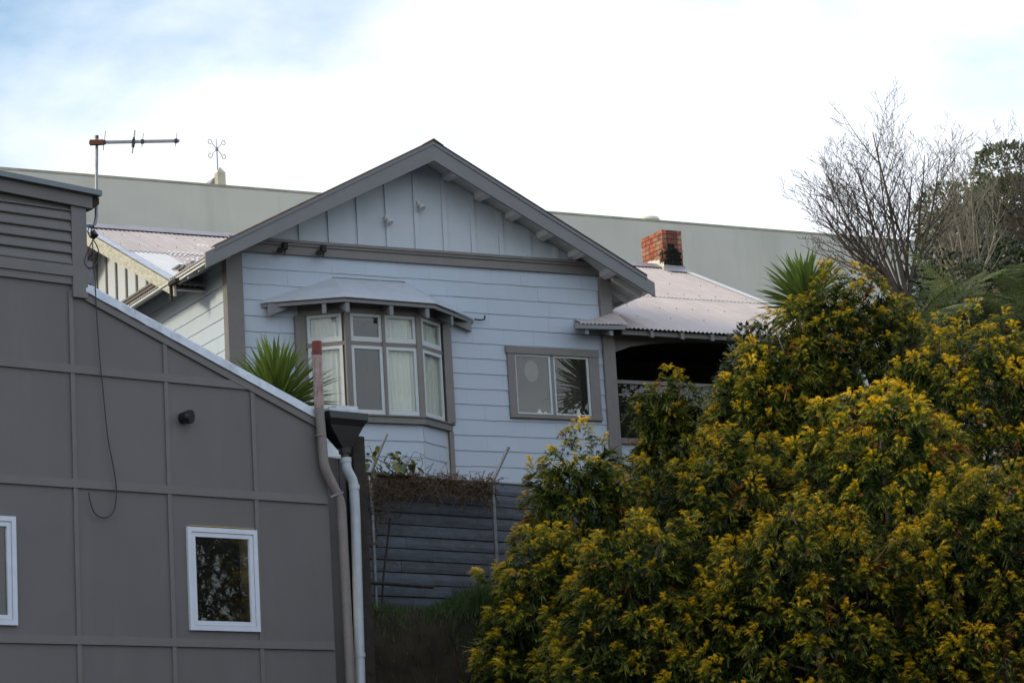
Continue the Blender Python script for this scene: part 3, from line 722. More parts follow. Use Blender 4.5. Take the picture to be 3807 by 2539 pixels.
for ua, ub in zip(_us[:-1], _us[1:]):
    for za, zb in zip(_zs, _zs[1:] + [None]):
        cells_ = []
        for (sa, sb, hi) in ((ua, min(ub, u_up), z_up), (max(ua, u_up), ub, None)):
            if sb - sa < .01: continue
            if hi is not None: cells_.append([(sa, za), (sb, za), (sb, zb or hi), (sa, zb or hi)])
            else:       # right of the step the sloping edge cuts the sheet
                ta, tb = zcut(sa)-.02, zcut(sb)-.02
                ta2, tb2 = (min(zb, ta), min(zb, tb)) if zb else (ta, tb)
                if ta2 <= za+.005: continue
                if tb2 <= za:
                    uc = u_st + (za+.02-z_st)/SL; cells_.append([(sa, za), (uc, za), (sa, ta2)])
                elif zb and ta > zb > tb:
                    uc = u_st + (zb+.02-z_st)/SL; cells_.append([(sa, za), (sb, za), (sb, tb2), (uc, zb), (sa, zb)])
                else: cells_.append([(sa, za), (sb, za), (sb, tb2), (sa, ta2)])
        for poly in cells_:
            us_ = [q[0] for q in poly]; zs_ = [q[1] for q in poly]
            rc_ = (min(us_), max(us_), min(zs_), max(zs_)); m_ = MB()
            hit = [w for w in (W0, W1) if w[0] < rc_[1] and w[1] > rc_[0] and w[2] < rc_[3] and w[3] > rc_[2]]
            if hit:
                for (a_, b_, c_, d_) in cut([rc_], hit[0]): gbox(m_, a_, b_, c_, d_, -.02, 0)
            else: m_.prism([gpt(u, z, 0) for u, z in poly], -GN*.02)
            m_.build('wall_sheet', M_gwall, gb)
gbox(body, UL, UL+.1, 0, z_up, -4.5, -.021); gbox(body, UL+.101, .30, 0, 5.6, -4.6, -4.5)
gbox(body, UL+.101, .30, 0, .1, -4.49, -.03)
gbox(body, u_up-.02, u_up, z_st-1, z_up, -4.5, -.021)
body.build('wall', M_gwall, gb)
MB().para(gpt(.02, 0, -4.5), GX*.05, GN*4.2, (0, 0, 6.0)).build('wall', M_gwall, gb)
inner = MB(); gbox(inner, UL+.2, -.2, 0, 6.2, -1.6, -1.55); inner.build('inner_wall', M_inside, gb)
# battens
hb_h = .067
Hz = [(zg(0, 836), zg(0, 836)), (zg(0, 1107), 0), (zg(0, 1470), 0)]
Hrows = [(zg(0, 818+18), .085), (zg(0, 1107), .085), (zg(0, 1470), .085), (zg(0, 1470)-1.55, .085)]
Hb = []
zbatt = [(zg(190, 838)+zg(190, 858))/2, (zg(190, 1096)+zg(190, 1120))/2, (zg(190, 1453)+zg(190, 1476))/2]
zbatt = [zg(0, 831), zg(0, 1099), zg(0, 1465)]
for z in zbatt + [zbatt[-1]-1.55]:
    ue = u_en+.10 if z < z_en-.1 else (z-.05-z_st)/SL+u_st - .10
    m_ = MB(); gbox(m_, UL, ue, z-.042, z+.042, .001, .024); m_.build('horizontal_batten', M_gbat, gb)
vu = [ug(166, 900), ug(380, 900), ug(581, 1000)]
du = vu[1]-vu[0]
vus = [vu[0]-du*k_ for k_ in range(6, 0, -1)] + vu
zedges = [z_up] + [zbatt[0]] + zbatt[1:] + [zbatt[-1]-1.55, 0]
for u in vus:
    top = (z_up-.75 if u < u_up-.3 else zcut(u)-.10)
    lv = [top] + [z for z in zbatt + [zbatt[-1]-1.55] if z < top-.1] + [0]
    for a, b in zip(lv[:-1], lv[1:]):
        z1_ = a-(.043 if a != top else 0); z0_ = b+(.043 if b else 0)
        if u-.026 < W1[1]+.06 and u+.026 > W1[0]-.06:
            if u+.026 > W1[1]: pass
        m_ = MB(); gbox(m_, u-.024, u+.024, z0_, z1_, .001, .018); m_.build('vertical_batten', M_gbat, gb)
# upper louvre bay
lu1 = ug(160, 560); lz1, lz0 = zg(160, 485), zg(158, 610)
m_ = MB(); gbox(m_, lu1+.001, u_up+.012, lz0-.33, z_up-.02, .001, .045); m_.build('corner_board', M_gbat, gb)
m_ = MB(); gbox(m_, UL, lu1, lz1+.0, z_up-.10, .001, .045); m_.build('head_board', M_gbat, gb)
m_ = MB(); gbox(m_, UL, lu1, lz0-.12, lz0-.005, .001, .05); m_.build('louvre_sill', M_gbat, gb)
m_ = MB(); gbox(m_, UL, u_up+.02, lz0-.20, lz0-.121, .001, .03); m_.build('band_board', M_gbat, gb)
nsl = 5; sp = (lz1-lz0)/nsl
for i in range(nsl):
    zb = lz0 + i*sp
    m_ = MB(); m_.prism([gpt(UL, zb+.004, .042), gpt(UL, zb+.016, .045), gpt(UL, zb+sp+.02, .010), gpt(UL, zb+sp+.008, .006)], GX*(lu1-UL-.002)); m_.build('louvre_slat', M_gbat, gb)
# upper roof and fascia
tipu, tipz = guv(218, 447); zr0 = zg(0, 405)
rs = (zg(0, 402)-guv(218, 445)[1])/(guv(0, 402)[0]-guv(218, 445)[0])
def zr(u): return guv(218, 445)[1] + rs*(u-guv(218, 445)[0])
m_ = MB(); m_.prism([gpt(UL, zr(UL), .14), gpt(tipu, zr(tipu), .14), gpt(tipu, zr(tipu)-.055, .14), gpt(UL, zr(UL)-.055, .14)], -GN*4.6); m_.build('upper_roof', M_gmet, gb)
fu = ug(203, 460)
m_ = MB(); m_.prism([gpt(UL, zr(UL)-.057, .075), gpt(fu, zr(fu)-.057, .075), gpt(fu, zr(fu)-.19, .075), gpt(UL, zr(UL)-.19, .075)], -GN*.07); m_.build('fascia', M_gbat, gb)
m_ = MB(); m_.prism([gpt(fu+.001, zr(fu)-.058, .06), gpt(fu+.09, zr(fu+.09)-.058, .06), gpt(fu+.09, zr(fu)-.13, .06), gpt(fu+.001, zr(fu)-.2, .06)], -GN*4.2); m_.build('eave_box', M_dark, gb)
# small step below the louvre
m_ = MB(); gbox(m_, u_up+.0125, u_up+.05, z_st+.02, lz0-.21, -.04, .03); m_.build('corner_cleat', M_gbat, gb)
# sloping barge with metal capping
m_ = MB(); m_.prism([gpt(u_st, z_st-.02, .028), gpt(u_en+.10, z_en-.02+SL*.10, .028), gpt(u_en+.10, z_en-.12+SL*.10, .028), gpt(u_st, z_st-.12, .028)], -GN*.027); m_.build('barge_board', M_gbat, gb)
m_ = MB()
n_ = 40; vv = []
for i in range(n_+1):
    u = u_st + (u_en+.03-u_st)*i/n_; z = zcut(u)
    dent = .012*math.sin(i*1.7)*math.exp(-((i-9)/6)**2) + .004*rnd.uniform(-1, 1)
    vv += [gpt(u, z-.035, .045+dent*.6), gpt(u, z+.055+dent*.3, .040+dent), gpt(u, z+.095, -.02), gpt(u, z+.075, -.25)]
m_.add(vv, [(4*i+j, 4*i+j+1, 4*i+5+j, 4*i+4+j) for i in range(n_) for j in range(3)])
m_.build('metal_capping', M_cap, gb, label='dented dull galvanised capping along the sloping edge', smooth=False)
m_ = MB(); m_.prism([gpt(u_st, z_st+.05, -.06), gpt(u_en+.05, z_en+.05, -.06), gpt(u_en+.05, z_en+.0, -.06), gpt(u_st, z_st+.0, -.06)], -GN*4.4); m_.build('lower_roof', M_gmet, gb)
# windows
def gwindow(Wn):
    a, b, c, d = Wn
    m_ = MB(); w_ = .055
    def fr(m_, a, b, c, d, w_, o0, o1):
        gbox(m_, a, a+w_, c, d, o0, o1); gbox(m_, b-w_, b, c, d, o0, o1); gbox(m_, a+w_, b-w_, c, c+w_, o0, o1); gbox(m_, a+w_, b-w_, d-w_, d, o0, o1)
    fr(m_, a-.02, b+.02, c-.02, d+.02, .05, -.01, .032)
    win = m_.build('window', M_upvc, gb)
    m_ = MB(); fr(m_, a+.034, b-.034, c+.034, d-.034, .045, -.012, .022); m_.build('sash', M_upvc, win)
    m_ = MB(); gbox(m_, a+.078, b-.078, c+.078, d-.078, -.004, 0.0); m_.build('pane', M_glass2, win)
    m_ = MB(); gbox(m_, a+.02, b-.02, d+.0305, d+.036, .0, .03); m_.build('sealant_bead', mat('yellow_sealant', (.5, .38, .12), .7), win) if Wn is W1 else None
gwindow(W1); gwindow(W0)
# vent pipe elbow in the wall
vu_, vz_ = guv(420, 960)
m_ = MB(); m_.tube([gpt(vu_, vz_, .0), gpt(vu_, vz_, .09), gpt(vu_+.02, vz_-.005, .12)], [.062, .062, .06], 18); m_.tube([gpt(vu_+.005, vz_, .09), gpt(vu_+.025, vz_-.005, .125)], [.072, .072], 18)
m_.build('vent_pipe', M_black, gb, smooth=True)
# right end: recessed board strip, post, pipes, rain head
for i in range(5):
    m_ = MB(); gbox(m_, .02+i*.085, .02+i*.085+.08, 0, zg(790, 1045)-.0, -.20, -.17-.008*(i % 2)); m_.build('vertical_board', M_dark if i > 2 else M_gbat, gb)
pu0, pu1 = ug(826, 1300), ug(853, 1300)
m_ = MB(); gbox(m_, pu0, pu1, 0, zg(822, 1000), -.14, -.02); m_.build('end_post', M_dark, gb, label='dark weathered end post beside the pale pipe')
def px_tube(name, pts, rad, mtl, off, parent=gb, label=None, n=16):
    m_ = MB(); q = []
    for (x, y) in pts:
        u, z = guv(x, y, off); q.append(gpt(u, z, off))
    # round the corners
    qq = [q[0]]
    for a, b, c in zip(q[:-2], q[1:-1], q[2:]):
        la = min(.09, np.linalg.norm(a-b)*.4); lc = min(.09, np.linalg.norm(c-b)*.4)
        s_, e_ = b+(a-b)/np.linalg.norm(a-b)*la, b+(c-b)/np.linalg.norm(c-b)*lc
        for t in (0, .33, .66, 1): qq.append((1-t)**2*s_ + 2*t*(1-t)*b + t*t*e_)
    qq.append(q[-1])
    m_.tube(qq, rad, n); return m_.build(name, mtl, parent, smooth=True, label=label), q
pr = (ug(748, 1000, ) - ug(728, 1000))/2*1.0
vp, q = px_tube('vent_stack', [(733, 935), (744, 1072), (783, 1152), (806, 1585)], .052, M_bpipe, .075, label='grey painted bent vent pipe')
bu, bz = guv(806, 1585, .075); MB().tube([gpt(bu, bz, .075), gpt(bu, .02, .075)], .052, 16).build('vent_stack_foot', M_bpipe, gb, smooth=True)
px_tube('stack_top', [(728, 812), (733, 937)], .0525, M_pinkpipe, .075, vp, label='worn upper length of the vent pipe, pinkish sunlight painted in')
px_tube('stack_end', [(727, 784), (728.2, 816)], .0532, M_redpipe, .075, vp, label='red oxide painted open pipe end')
def collar(x, y, off, r_, h, mtl, name, parent):
    u, z = guv(x, y, off); MB().tube([gpt(u, z-h/2, off), gpt(u, z+h/2, off)], r_, 18).build(name, mtl, parent, smooth=True)
collar(736, 1000, .075, .056, .02, M_bpipe, 'pipe_socket', vp)
u, z = guv(768, 1138, .075); MB().bar(gpt(u-.075, z-.02, .10), gpt(u+.075, z+.035, .135), .012, .02).build('pipe_strap', M_steel, gb)
wp, q = px_tube('downpipe', [(794, 1052), (796, 1078), (812, 1105), (816, 1180), (828, 1585)], .054, M_wpipe, .04, label='pale blue-white plastic downpipe')
bu, bz = guv(828, 1585, .04); MB().tube([gpt(bu, bz, .04), gpt(bu, .02, .04)], .054, 16).build('downpipe_foot', M_wpipe, gb, smooth=True)
for (x, y) in ((794, 1056), (813, 1118), (826, 1503)): collar(x, y, .04, .060, .05, M_wpipe, 'pipe_socket', wp)
# rain head
ru0, rz1 = guv(746, 944, .08); ru1 = guv(835, 948, .08)[0]; rzm = guv(835, 968, .08)[1]; rub, rzb = guv(797, 1030, .08)
m_ = MB()
lv = [(rz1, ru0, ru1, -.10, .16), (rzm, ru0+.012, ru1-.004, -.10, .16), (rzm-.07, ru0+.03, ru1-.05, -.10, .13), (rzb, rub-.055, rub+.055, -.02, .08)]
vv = []
for (z, a, b, o0, o1) in lv: vv += [gpt(a, z, o0), gpt(b, z, o0), gpt(b, z, o1), gpt(a, z, o1)]
fs_ = [(3, 2, 1, 0), (12, 13, 14, 15)]
for i in range(3):
    for j in range(4): fs_.append((4*i+j, 4*i+(j+1) % 4, 4*i+4+(j+1) % 4, 4*i+4+j))
m_.add(vv, fs_); rh = m_.build('rain_head', M_black, gb, label='black plastic rainwater head')
m_ = MB(); m_.tube([gpt(rub, rzb+.01, .035), gpt(rub, rzb-.05, .035)], [.07, .065], 16); m_.tube([gpt(rub, rzb-.05, .035), gpt(rub, rzb-.11, .037)], .045, 16); m_.build('outlet', M_black, rh, smooth=True)
m_ = MB(); gbox(m_, ru0+.03, ru1-.01, rz1+.001, rz1+.035, -.10, .12); m_.build('lid', M_cap, rh)
m_ = MB(); gbox(m_, ru0+.17, ru1-.06, rz1+.036, rz1+.09, -.08, .06); m_.build('spout', M_sash, rh)

# ------------------------------------------------------------------ TV antenna on the grey building
ant = thing('tv_antenna', 'aluminium TV antenna on a bent mast fixed to the grey building', 'antenna', gpt(u_up, zg(195, 518), -.05))
def apt(x, y): u, z = guv(x, y, -.05); return gpt(u, z, -.05)
mt_ = apt(222, 313); me_ = apt(221, 508)
m_ = MB(); e1 = apt(221, 498); e2 = apt(218, 514); e3 = apt(212, 519)
m_.tube([mt_, apt(221.5, 420), e1, e2, e3, apt(185, 519)], .017, 10); m_.build('mast', M_antenna, ant, smooth=True)
MB().tube([apt(222, 312), apt(222, 319)], .021, 10).build('mast_cap', M_black, ant)
bl_ = apt(204, 328); zb_ = bl_[2]
brp = on(412, 324, (0, 0, 1), zb_)
bdir = (brp-bl_)/np.linalg.norm(brp-bl_); blen = np.linalg.norm(brp-bl_)
MB().bar(bl_, brp, .028, .028).build('boom', M_antenna, ant)
cl = bl_ + bdir*blen*.085
MB().bar(cl-bdir*.07, cl+bdir*.07, .05, .05).build('clamp', M_rustclamp, ant)
edir = np.cross(bdir, (0, 0, 1))
for fr_, ln, th in ((.168, .21, .008), (.492, .25, .013), (.59, .15, .008), (.962, .15, .008)):
    c_ = bl_ + bdir*blen*fr_
    # elements stand upright with a slight lean
    e_ = np.array((0, 0, 1.)) + RT*.14; e_ /= np.linalg.norm(e_)
    up_ = .60 if th < .01 else .5
    MB().tube([c_+e_*ln*up_, c_-e_*ln*(1-up_)], th*.6, 8).build('element', M_antenna, ant)
    MB().bar(c_-bdir*.016, c_+bdir*.016, .04, .04).build('element_clip', M_black, ant)
c_ = bl_ + bdir*blen*.492
MB().tube([c_+e_*.05, c_, c_-e_*.06], [.010, .020, .016], 8).build('dipole_box', M_black, ant)
# cable: coil at the elbow, loop, then down the wall
def spline(pts, k=8):
    pts = [np.array(p, float) for p in pts]; out = []
    for i in range(len(pts)-1):
        p0, p1, p2, p3 = pts[max(i-1, 0)], pts[i], pts[i+1], pts[min(i+2, len(pts)-1)]
        for j in range(k):
            t = j/k; out.append(.5*((2*p1)+(-p0+p2)*t+(2*p0-5*p1+4*p2-p3)*t*t+(-p0+3*p1-3*p2+p3)*t**3))
    out.append(pts[-1]); return out
def cpt(x, y, off): u, z = guv(x, y, off); return gpt(u, z, off)
cab = MB()
cab.tube(spline([cpt(x, y, .045) for x, y in ((207, 516), (202, 530), (206, 543), (212, 547), (216, 540), (217, 528), (214, 518), (209, 530), (210, 545), (213, 551), (200, 580), (194, 600), (200, 613), (212, 614), (224, 600), (227, 580), (220, 560), (212, 552), (214, 580), (218, 640), (222, 720), (230, 830), (237, 900), (247, 1000), (260, 1070), (267, 1120), (264, 1165), (250, 1185), (232, 1187), (216, 1175), (207, 1150), (204, 1130))], 5), .006, 6)
cable = cab.build('antenna_cable', M_black, smooth=True); tag(cable, 'black antenna cable looping down the grey wall from the mast', 'cable')
MB().tube([cpt(214, 530, .05), cpt(217, 540, .06), cpt(213, 548, .05)], [.02, .045, .02], 10).build('cable_coil', M_black, cable, smooth=True)
m_ = MB(); m_.bar(cpt(217, 575, .02), cpt(196, 604, .02), .02, .02); m_.build('stay', M_dark, ant)
m_ = MB(); gbox(m_, u_up+.02, u_up+.09, zg(198, 652), zg(198, 600), -.02, .03); m_.build('wall_bracket', M_iron, ant)

# ------------------------------------------------------------------ concrete building behind
YC = 18.0; ZC = fac(900, 461, YC)[2]
cb = thing('concrete_building', 'long pale green painted concrete building with stained parapet behind the house', 'building', (15, YC, 7))
vv = []; ff = []
wl_ = MB().box(-25, 70, YC, YC+.3, 6.5, ZC); wl_.box(-25, -24.7, YC+.301, YC+18, 6.5, ZC); wl_.box(69.7, 70, YC+.301, YC+18, 6.5, ZC); wl_.box(-25, 70, YC+18.001, YC+18.3, 6.5, ZC)
wl_.build('wall', M_concrete, cb)
MB().box(-24.6, 69.6, YC+.31, YC+17.9, ZC-.6, ZC-.5).build('roof', M_concrete, cb)
MB().box(-25, 70, YC-.012, YC+.32, ZC+.001, ZC+.05).build('coping', M_conedge, cb)
p = fac(1518, 512, YC+.4); vt = MB(); vt.tube([(p[0], p[1]+.6, ZC-.4), (p[0], p[1]+.6, ZC+.30)], .27, 20); vt.tube([(p[0], p[1]+.6, ZC+.301), (p[0], p[1]+.6, ZC+.36)], [.30, .28], 20)
vt.build('roof_vent', M_flash, cb, smooth=True)
# church gable top with iron finial
YF = 40.0
fb = fac(500, 431, YF); px_m = 1.0/np.linalg.norm(fac(501, 431, YF)-fb)
church = thing('church_gable', 'pale gable top with square block and scrolled iron finial behind the parapet', 'church', (fb[0], YF, 7))
topz = fac(500, 394, YF)[2]; hw = np.linalg.norm(fac(508, 396, YF)-fac(490, 396, YF))/2
cxm = fac(500, 400, YF)[0]
zbs = fac(475, 431, YF)[2]; hb2 = np.linalg.norm(fac(525, 431, YF)-fac(475, 431, YF))/2
blk = MB().box(cxm-hw, cxm+hw, YF-.3, YF-.3+2*hw, zbs-3, topz-.1); blk.prism([(cxm-hw, YF-.3, topz-.099), (cxm+hw, YF-.3, topz-.099), (cxm, YF-.3+hw, topz+.10)], (0, .01, 0))
blk.build('finial_block', M_conedge, church)
zsh = fac(485, 418, YF)[2]
z_a = fac(493, 408, YF)[2]
slope = (z_a - zbs)/(hb2 - hw)
MB().prism([(cxm-hw-(z_a-8)/slope, YF, 8), (cxm-hw, YF, z_a), (cxm+hw, YF, z_a), (cxm+hw+(z_a-8)/slope, YF, 8)], (0, 14, 0)).build('gable', M_ridge, church)
fz0, fz1 = topz+.05, fac(499, 318, YF)[2]; fm = fac(499, 343, YF)[2]
fin = MB(); fin.tube([(cxm, YF, fz0), (cxm, YF, fm), (cxm, YF, fz1)], [.022, .018, .008], 8)
for sx in (-1, 1):
    for sz in (-1, 1):
        pts = [(0, 0)] + [(.30*t, .34*t) for t in (.4, .8)] + [(.36+.10*math.cos(a), .36+.12*math.sin(a)) for a in np.linspace(2.4, -2.2, 9)]
        fin.tube([(cxm+sx*a*.62, YF, fm+sz*b*.62) for a, b in pts], .012, 6)
fin.tube([(cxm, YF, fm-.06), (cxm, YF, fm), (cxm, YF, fm+.06)], [.02, .055, .02], 10)
fin.build('finial', M_iron, church, smooth=True)

# ------------------------------------------------------------------ plank retaining wall and chain-link fence
OFFW = -2.75
rw = thing('plank_retaining_wall', 'blue-grey horizontal plank retaining wall behind the chain-link fence', 'wall', gpt(4, 5.2, OFFW))
zt_ = 6.93; npk = 12; ph = .148
for i in range(npk):
    z = zt_ - (i+1)*ph; u = 1.2
    while u < 9.5:
        L = rnd.uniform(1.8, 2.6)
        m_ = MB(); d = rnd.uniform(-.006, .006)
        prof = [(.0, .0), (.024, .008), (.028, ph*.4), (.017, ph-.008), (.0, ph-.003)]
        m_.prism([gpt(u, z+b, OFFW+a+d) for a, b in prof], GX*(min(L, 9.5-u)-.006)); m_.build('plank', M_plank, rw)
        u += L
fe = thing('chain_link_fence', 'chain-link fence with angled post arms and rusty top rail above the plank wall', 'fence', gpt(3.3, 5.2, -2.5))
OF = -2.5
fl, fr2 = guv(850, 1083, OF), guv(1130, 1104, OF)
for (b, tpx) in ((fl, (885, 997)), (fr2, (1165, 1027))):
    MB().tube([gpt(b[0], 5.0, OF), gpt(b[0], b[1], OF)], .024, 10).build('post', M_steel, fe, smooth=True)
    t_ = guv(*tpx, OF); MB().tube([gpt(b[0], b[1]-.02, OF), gpt(t_[0], t_[1], OF+.02)], .022, 10).build('post_arm', M_steel, fe, smooth=True)
u2 = fr2[0]+2.6
MB().tube([gpt(u2, 5.0, OF), gpt(u2, fl[1], OF)], .024, 10).build('post', M_steel, fe)
MB().tube([gpt(fl[0]-.55, fl[1]-.02, OF), gpt(u2, fl[1]-.02, OF)], .02, 10).build('top_rail', M_steel, fe, smooth=True)
rl = guv(860, 1337, OF); MB().tube([gpt(fl[0]-.3, rl[1], OF+.03), gpt(fl[0]+.85, rl[1]-.03, OF+.03)], .022, 8).build('low_rail', M_dark, fe)
a_, b_ = guv(893, 1190, OF), guv(876, 1330, OF); MB().tube([gpt(a_[0], a_[1], OF+.03), gpt(b_[0], b_[1], OF+.03), gpt(b_[0]-.05, 5.15, OF+.03)], .013, 7).build('stay_rod', M_dark, fe)
net = MB(); pt = .052; zt2, zb2 = fl[1]-.02, 5.15
nW = int((u2-fl[0]+.5)/pt)
for i in range(nW):
    u = fl[0]-.5 + i*pt; pts = []
    nz_ = int((zt2-zb2)/pt*1)
    for j in range(nz_+1):
        pts.append(gpt(u + (pt/2 if j % 2 else -pt/2)*1.02, zt2 - j*pt, OF-.028+(.002 if j % 2 else -.002)))
    net.tube(pts, .0022, 3, cap=False)
net.build('wire_mesh', M_steel, fe, kind='stuff')

# ------------------------------------------------------------------ vegetation helpers
def bulk(name, V, F4, C, mtl, parent=None, kind=None, tri=False):
    """V (n,3) verts, faces quads/tris from F4 (m,4|3), per-vertex colours C (n,3)"""
    me = bpy.data.meshes.new(name); k = F4.shape[1]
    me.vertices.add(len(V)); me.vertices.foreach_set('co', np.ascontiguousarray(V, dtype=np.float32).ravel())
    me.loops.add(F4.size); me.loops.foreach_set('vertex_index', np.ascontiguousarray(F4, dtype=np.int32).ravel())
    me.polygons.add(len(F4)); me.polygons.foreach_set('loop_start', np.arange(0, F4.size, k, dtype=np.int32))
    at = me.color_attributes.new('Col', 'FLOAT_COLOR', 'POINT')
    cc = np.ones((len(V), 4), np.float32); cc[:, :3] = C; at.data.foreach_set('color', cc.ravel())
    me.update(calc_edges=True); me.validate()
    return obj(name, me, mtl, parent, kind=kind)
rng = np.random.default_rng(11)
def frames(d, up):
    """orthonormal frames with x = d"""
    x = d/np.linalg.norm(d, axis=1, keepdims=True)
    y = np.cross(up, x); y /= np.linalg.norm(y, axis=1, keepdims=True)+1e-9
    z = np.cross(x, y); return x, y, z

# golden conifer plume prototypes (unit length along +x, z up); each is a spine set with small drooping sprays
def plume(seed):
    r = np.random.default_rng(seed); V = []; F = []; T = []
    A = r.uniform(.30, .60); nodes = 9
    for i in range(nodes):
        t = .08 + .92*i/(nodes-1); p = np.array((t*(1-.22*t), .05*math.sin(3*t+seed), A*t - .62*t**2.1))
        for k_ in range(6):
            side = (-1, 1)[k_ % 2]
            L = (.33-.13*t)*r.uniform(.6, 1.3); w = L*r.uniform(.075, .13)
            d = np.array((r.uniform(.3, .9), side*r.uniform(.15, .75), r.uniform(-1.3, -.05) if k_ < 4 else r.uniform(-.1, .5))); d /= np.linalg.norm(d)
            s = np.cross(d, (r.uniform(-.6, .6), r.uniform(-.6, .6), 1.0)); s /= np.linalg.norm(s)
            o = len(V)
            V += [p-d*L*.1+s*w, p-d*L*.1-s*w, p+d*L+np.array((0, 0, -.12*L))]
            F.append((o, o+1, o+2)); T += [t*.7, t*.7, t*.75+.25]
    return np.array(V), np.array(F), np.array(T)
PLUMES = [plume(s) for s in range(8)]
def conifer(k0, bush, group='golden conifers of the hedge'):
    """bush: pixel of the crown's top, forward distance, half width, crown height, label"""
    px, py, dist, rx, H, label = bush
    r = np.random.default_rng(k0+1); top, c, axis, dep = ENV[k0]
    ry = rx*.9; base_z = hill_z(top[0], top[1])
    root = thing('golden_conifer', label, 'conifer', (top[0], top[1], base_z), group)
    tk = MB(); tk.tube([(top[0], top[1], base_z-.2), (top[0]+.05, top[1], (base_z+top[2])/2), (top[0], top[1], top[2]-1.0)], [.12, .08, .015], 8); tk.build('trunk', M_bark, root)
    zf = (CAM + ray(px, 1580)*dist)[2]
    def env(h, a): return (1-h**2.0)**.55*(1 + .13*math.sin(3*a+k0) + .10*math.sin(5*a+h*7+k0*2))
    def hidden(p):
        for j, (t2, c2, ax2, dp2) in enumerate(ENV):
            if j == k0: continue
            q = p-c2; h = q[2]/BUSH[j][4]
            if 0 < h < .97:
                rr = math.hypot(np.dot(q, ax2)/BUSH[j][3], np.dot(q, dp2)/(BUSH[j][3]*.9))
                if rr < (1-h*h)**.55*.84: return True
        return False
    pts = []; cells = {}; sp_ = .25; n_try = 0
    while n_try < 12000:
        n_try += 1
        a = r.uniform(0, 2*math.pi); h = r.uniform(0, .999); rad = env(h, a); toward = -math.sin(a)
        if toward < -.35 and r.random() < .8: continue
        p = c + axis*(rad*rx*math.cos(a)) + dep*(rad*ry*math.sin(a)); p[2] = c[2] + H*h - .1*r.random()
        if p[2] < base_z+.3 or (p[2] < zf-.35 and r.random() < .75) or hidden(p): continue
        key = tuple((p/sp_).astype(int))
        if any(np.sum((p-q)**2*np.array((1, 1, .6))) < sp_**2 for dx in (-1, 0, 1) for dy in (-1, 0, 1) for dz in (-1, 0, 1) for q in cells.get((key[0]+dx, key[1]+dy, key[2]+dz), ())): continue
        pts.append(p); cells.setdefault(key, []).append(p)
    P = []; Dn = []; Ls = []; G = []
    for p in pts:
        hgt = r.uniform(.14, .30); tone = r.normal(0, .12); lean = r.normal(0, .08, 2); fat = r.uniform(.8, 1.2)
        out = p - np.array((c[0], c[1], p[2])); no = np.linalg.norm(out); out = out/(no+1e-6)
        p = p + out*r.uniform(-.16, .14)
        n = int(r.integers(22, 30))
        for k_ in range(n):
            f_ = (k_+r.random())/n                 # 0 tip .. 1 base
            az = r.uniform(0, 2*math.pi); o = np.array((math.cos(az), math.sin(az), 0)); rr = (.02+.17*f_**.6)*fat
            if np.dot(o, out) < -.35 and no > .3*rx: o = -o
            ax = p + np.array((lean[0]*(1-f_), lean[1]*(1-f_), hgt*(.5-f_)))
            P.append(ax + o*rr*.5); Dn.append(o*r.uniform(.6, 1) + np.array((0, 0, .9*(1-f_)**1.5+r.uniform(-.25, .15)))); Ls.append(r.uniform(.10, .17)*(.8+.3*f_)*fat); G.append(tone + .62*(1-f_)**1.4 - .34*f_ + .08*r.normal())  # gold growth tips; light on tops and shade in skirts also put into colour
    for i in range(800):        # dark green filler sprays inside the crown
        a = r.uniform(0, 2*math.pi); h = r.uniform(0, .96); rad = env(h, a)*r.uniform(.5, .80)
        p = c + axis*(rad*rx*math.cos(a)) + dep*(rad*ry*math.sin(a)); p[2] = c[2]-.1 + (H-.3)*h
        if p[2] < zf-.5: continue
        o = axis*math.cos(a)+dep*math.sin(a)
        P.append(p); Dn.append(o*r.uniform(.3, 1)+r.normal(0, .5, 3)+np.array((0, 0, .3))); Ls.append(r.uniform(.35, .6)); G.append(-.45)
    P = np.array(P); Dn = np.array(Dn); Ls = np.array(Ls); G = np.array(G)
    x, y, z = frames(Dn, np.array((0, 0, 1.)))
    var = r.integers(0, len(PLUMES), len(P))
    Vs = []; Fs = []; Cs = []; o = 0
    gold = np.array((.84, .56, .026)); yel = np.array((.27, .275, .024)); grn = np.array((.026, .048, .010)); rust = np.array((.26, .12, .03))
    for k_ in range(len(PLUMES)):
        idx = np.where(var == k_)[0]
        if not len(idx): continue
        pv, pf, pt_ = PLUMES[k_]
        W_ = P[idx][:, None, :] + Ls[idx][:, None, None]*(pv[None, :, 0:1]*x[idx][:, None, :] + pv[None, :, 1:2]*y[idx][:, None, :] + pv[None, :, 2:3]*z[idx][:, None, :])
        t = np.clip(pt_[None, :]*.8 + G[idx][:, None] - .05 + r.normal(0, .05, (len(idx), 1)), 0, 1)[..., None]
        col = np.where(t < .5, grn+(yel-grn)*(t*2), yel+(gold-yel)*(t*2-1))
        dead = (r.random(len(idx)) < .03)[:, None, None]; col = np.where(dead, rust, col)
        Vs.append(W_.reshape(-1, 3)); Cs.append(col.reshape(-1, 3))
        nf = len(pv); Fs.append((pf[None]+(np.arange(len(idx))*nf)[:, None, None]+o).reshape(-1, 3)); o += len(idx)*nf
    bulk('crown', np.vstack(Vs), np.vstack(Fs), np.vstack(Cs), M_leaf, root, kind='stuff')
    tw = MB()
    for i in range(14):         # limbs running from the trunk to the crown surface, a few bare twigs showing
        p = pts[int(r.integers(len(pts)))]; q = np.array((top[0], top[1], max(base_z+.3, p[2]-r.uniform(.3, .9))))
        m2 = (p+q)/2 + r.normal(0, .08, 3); tw.tube([q, m2, p, p+r.normal(0, .12, 3)], [.018, .011, .006, .003], 5, cap=False)
    tw.build('limbs', M_bark, root, kind='stuff')
    return root
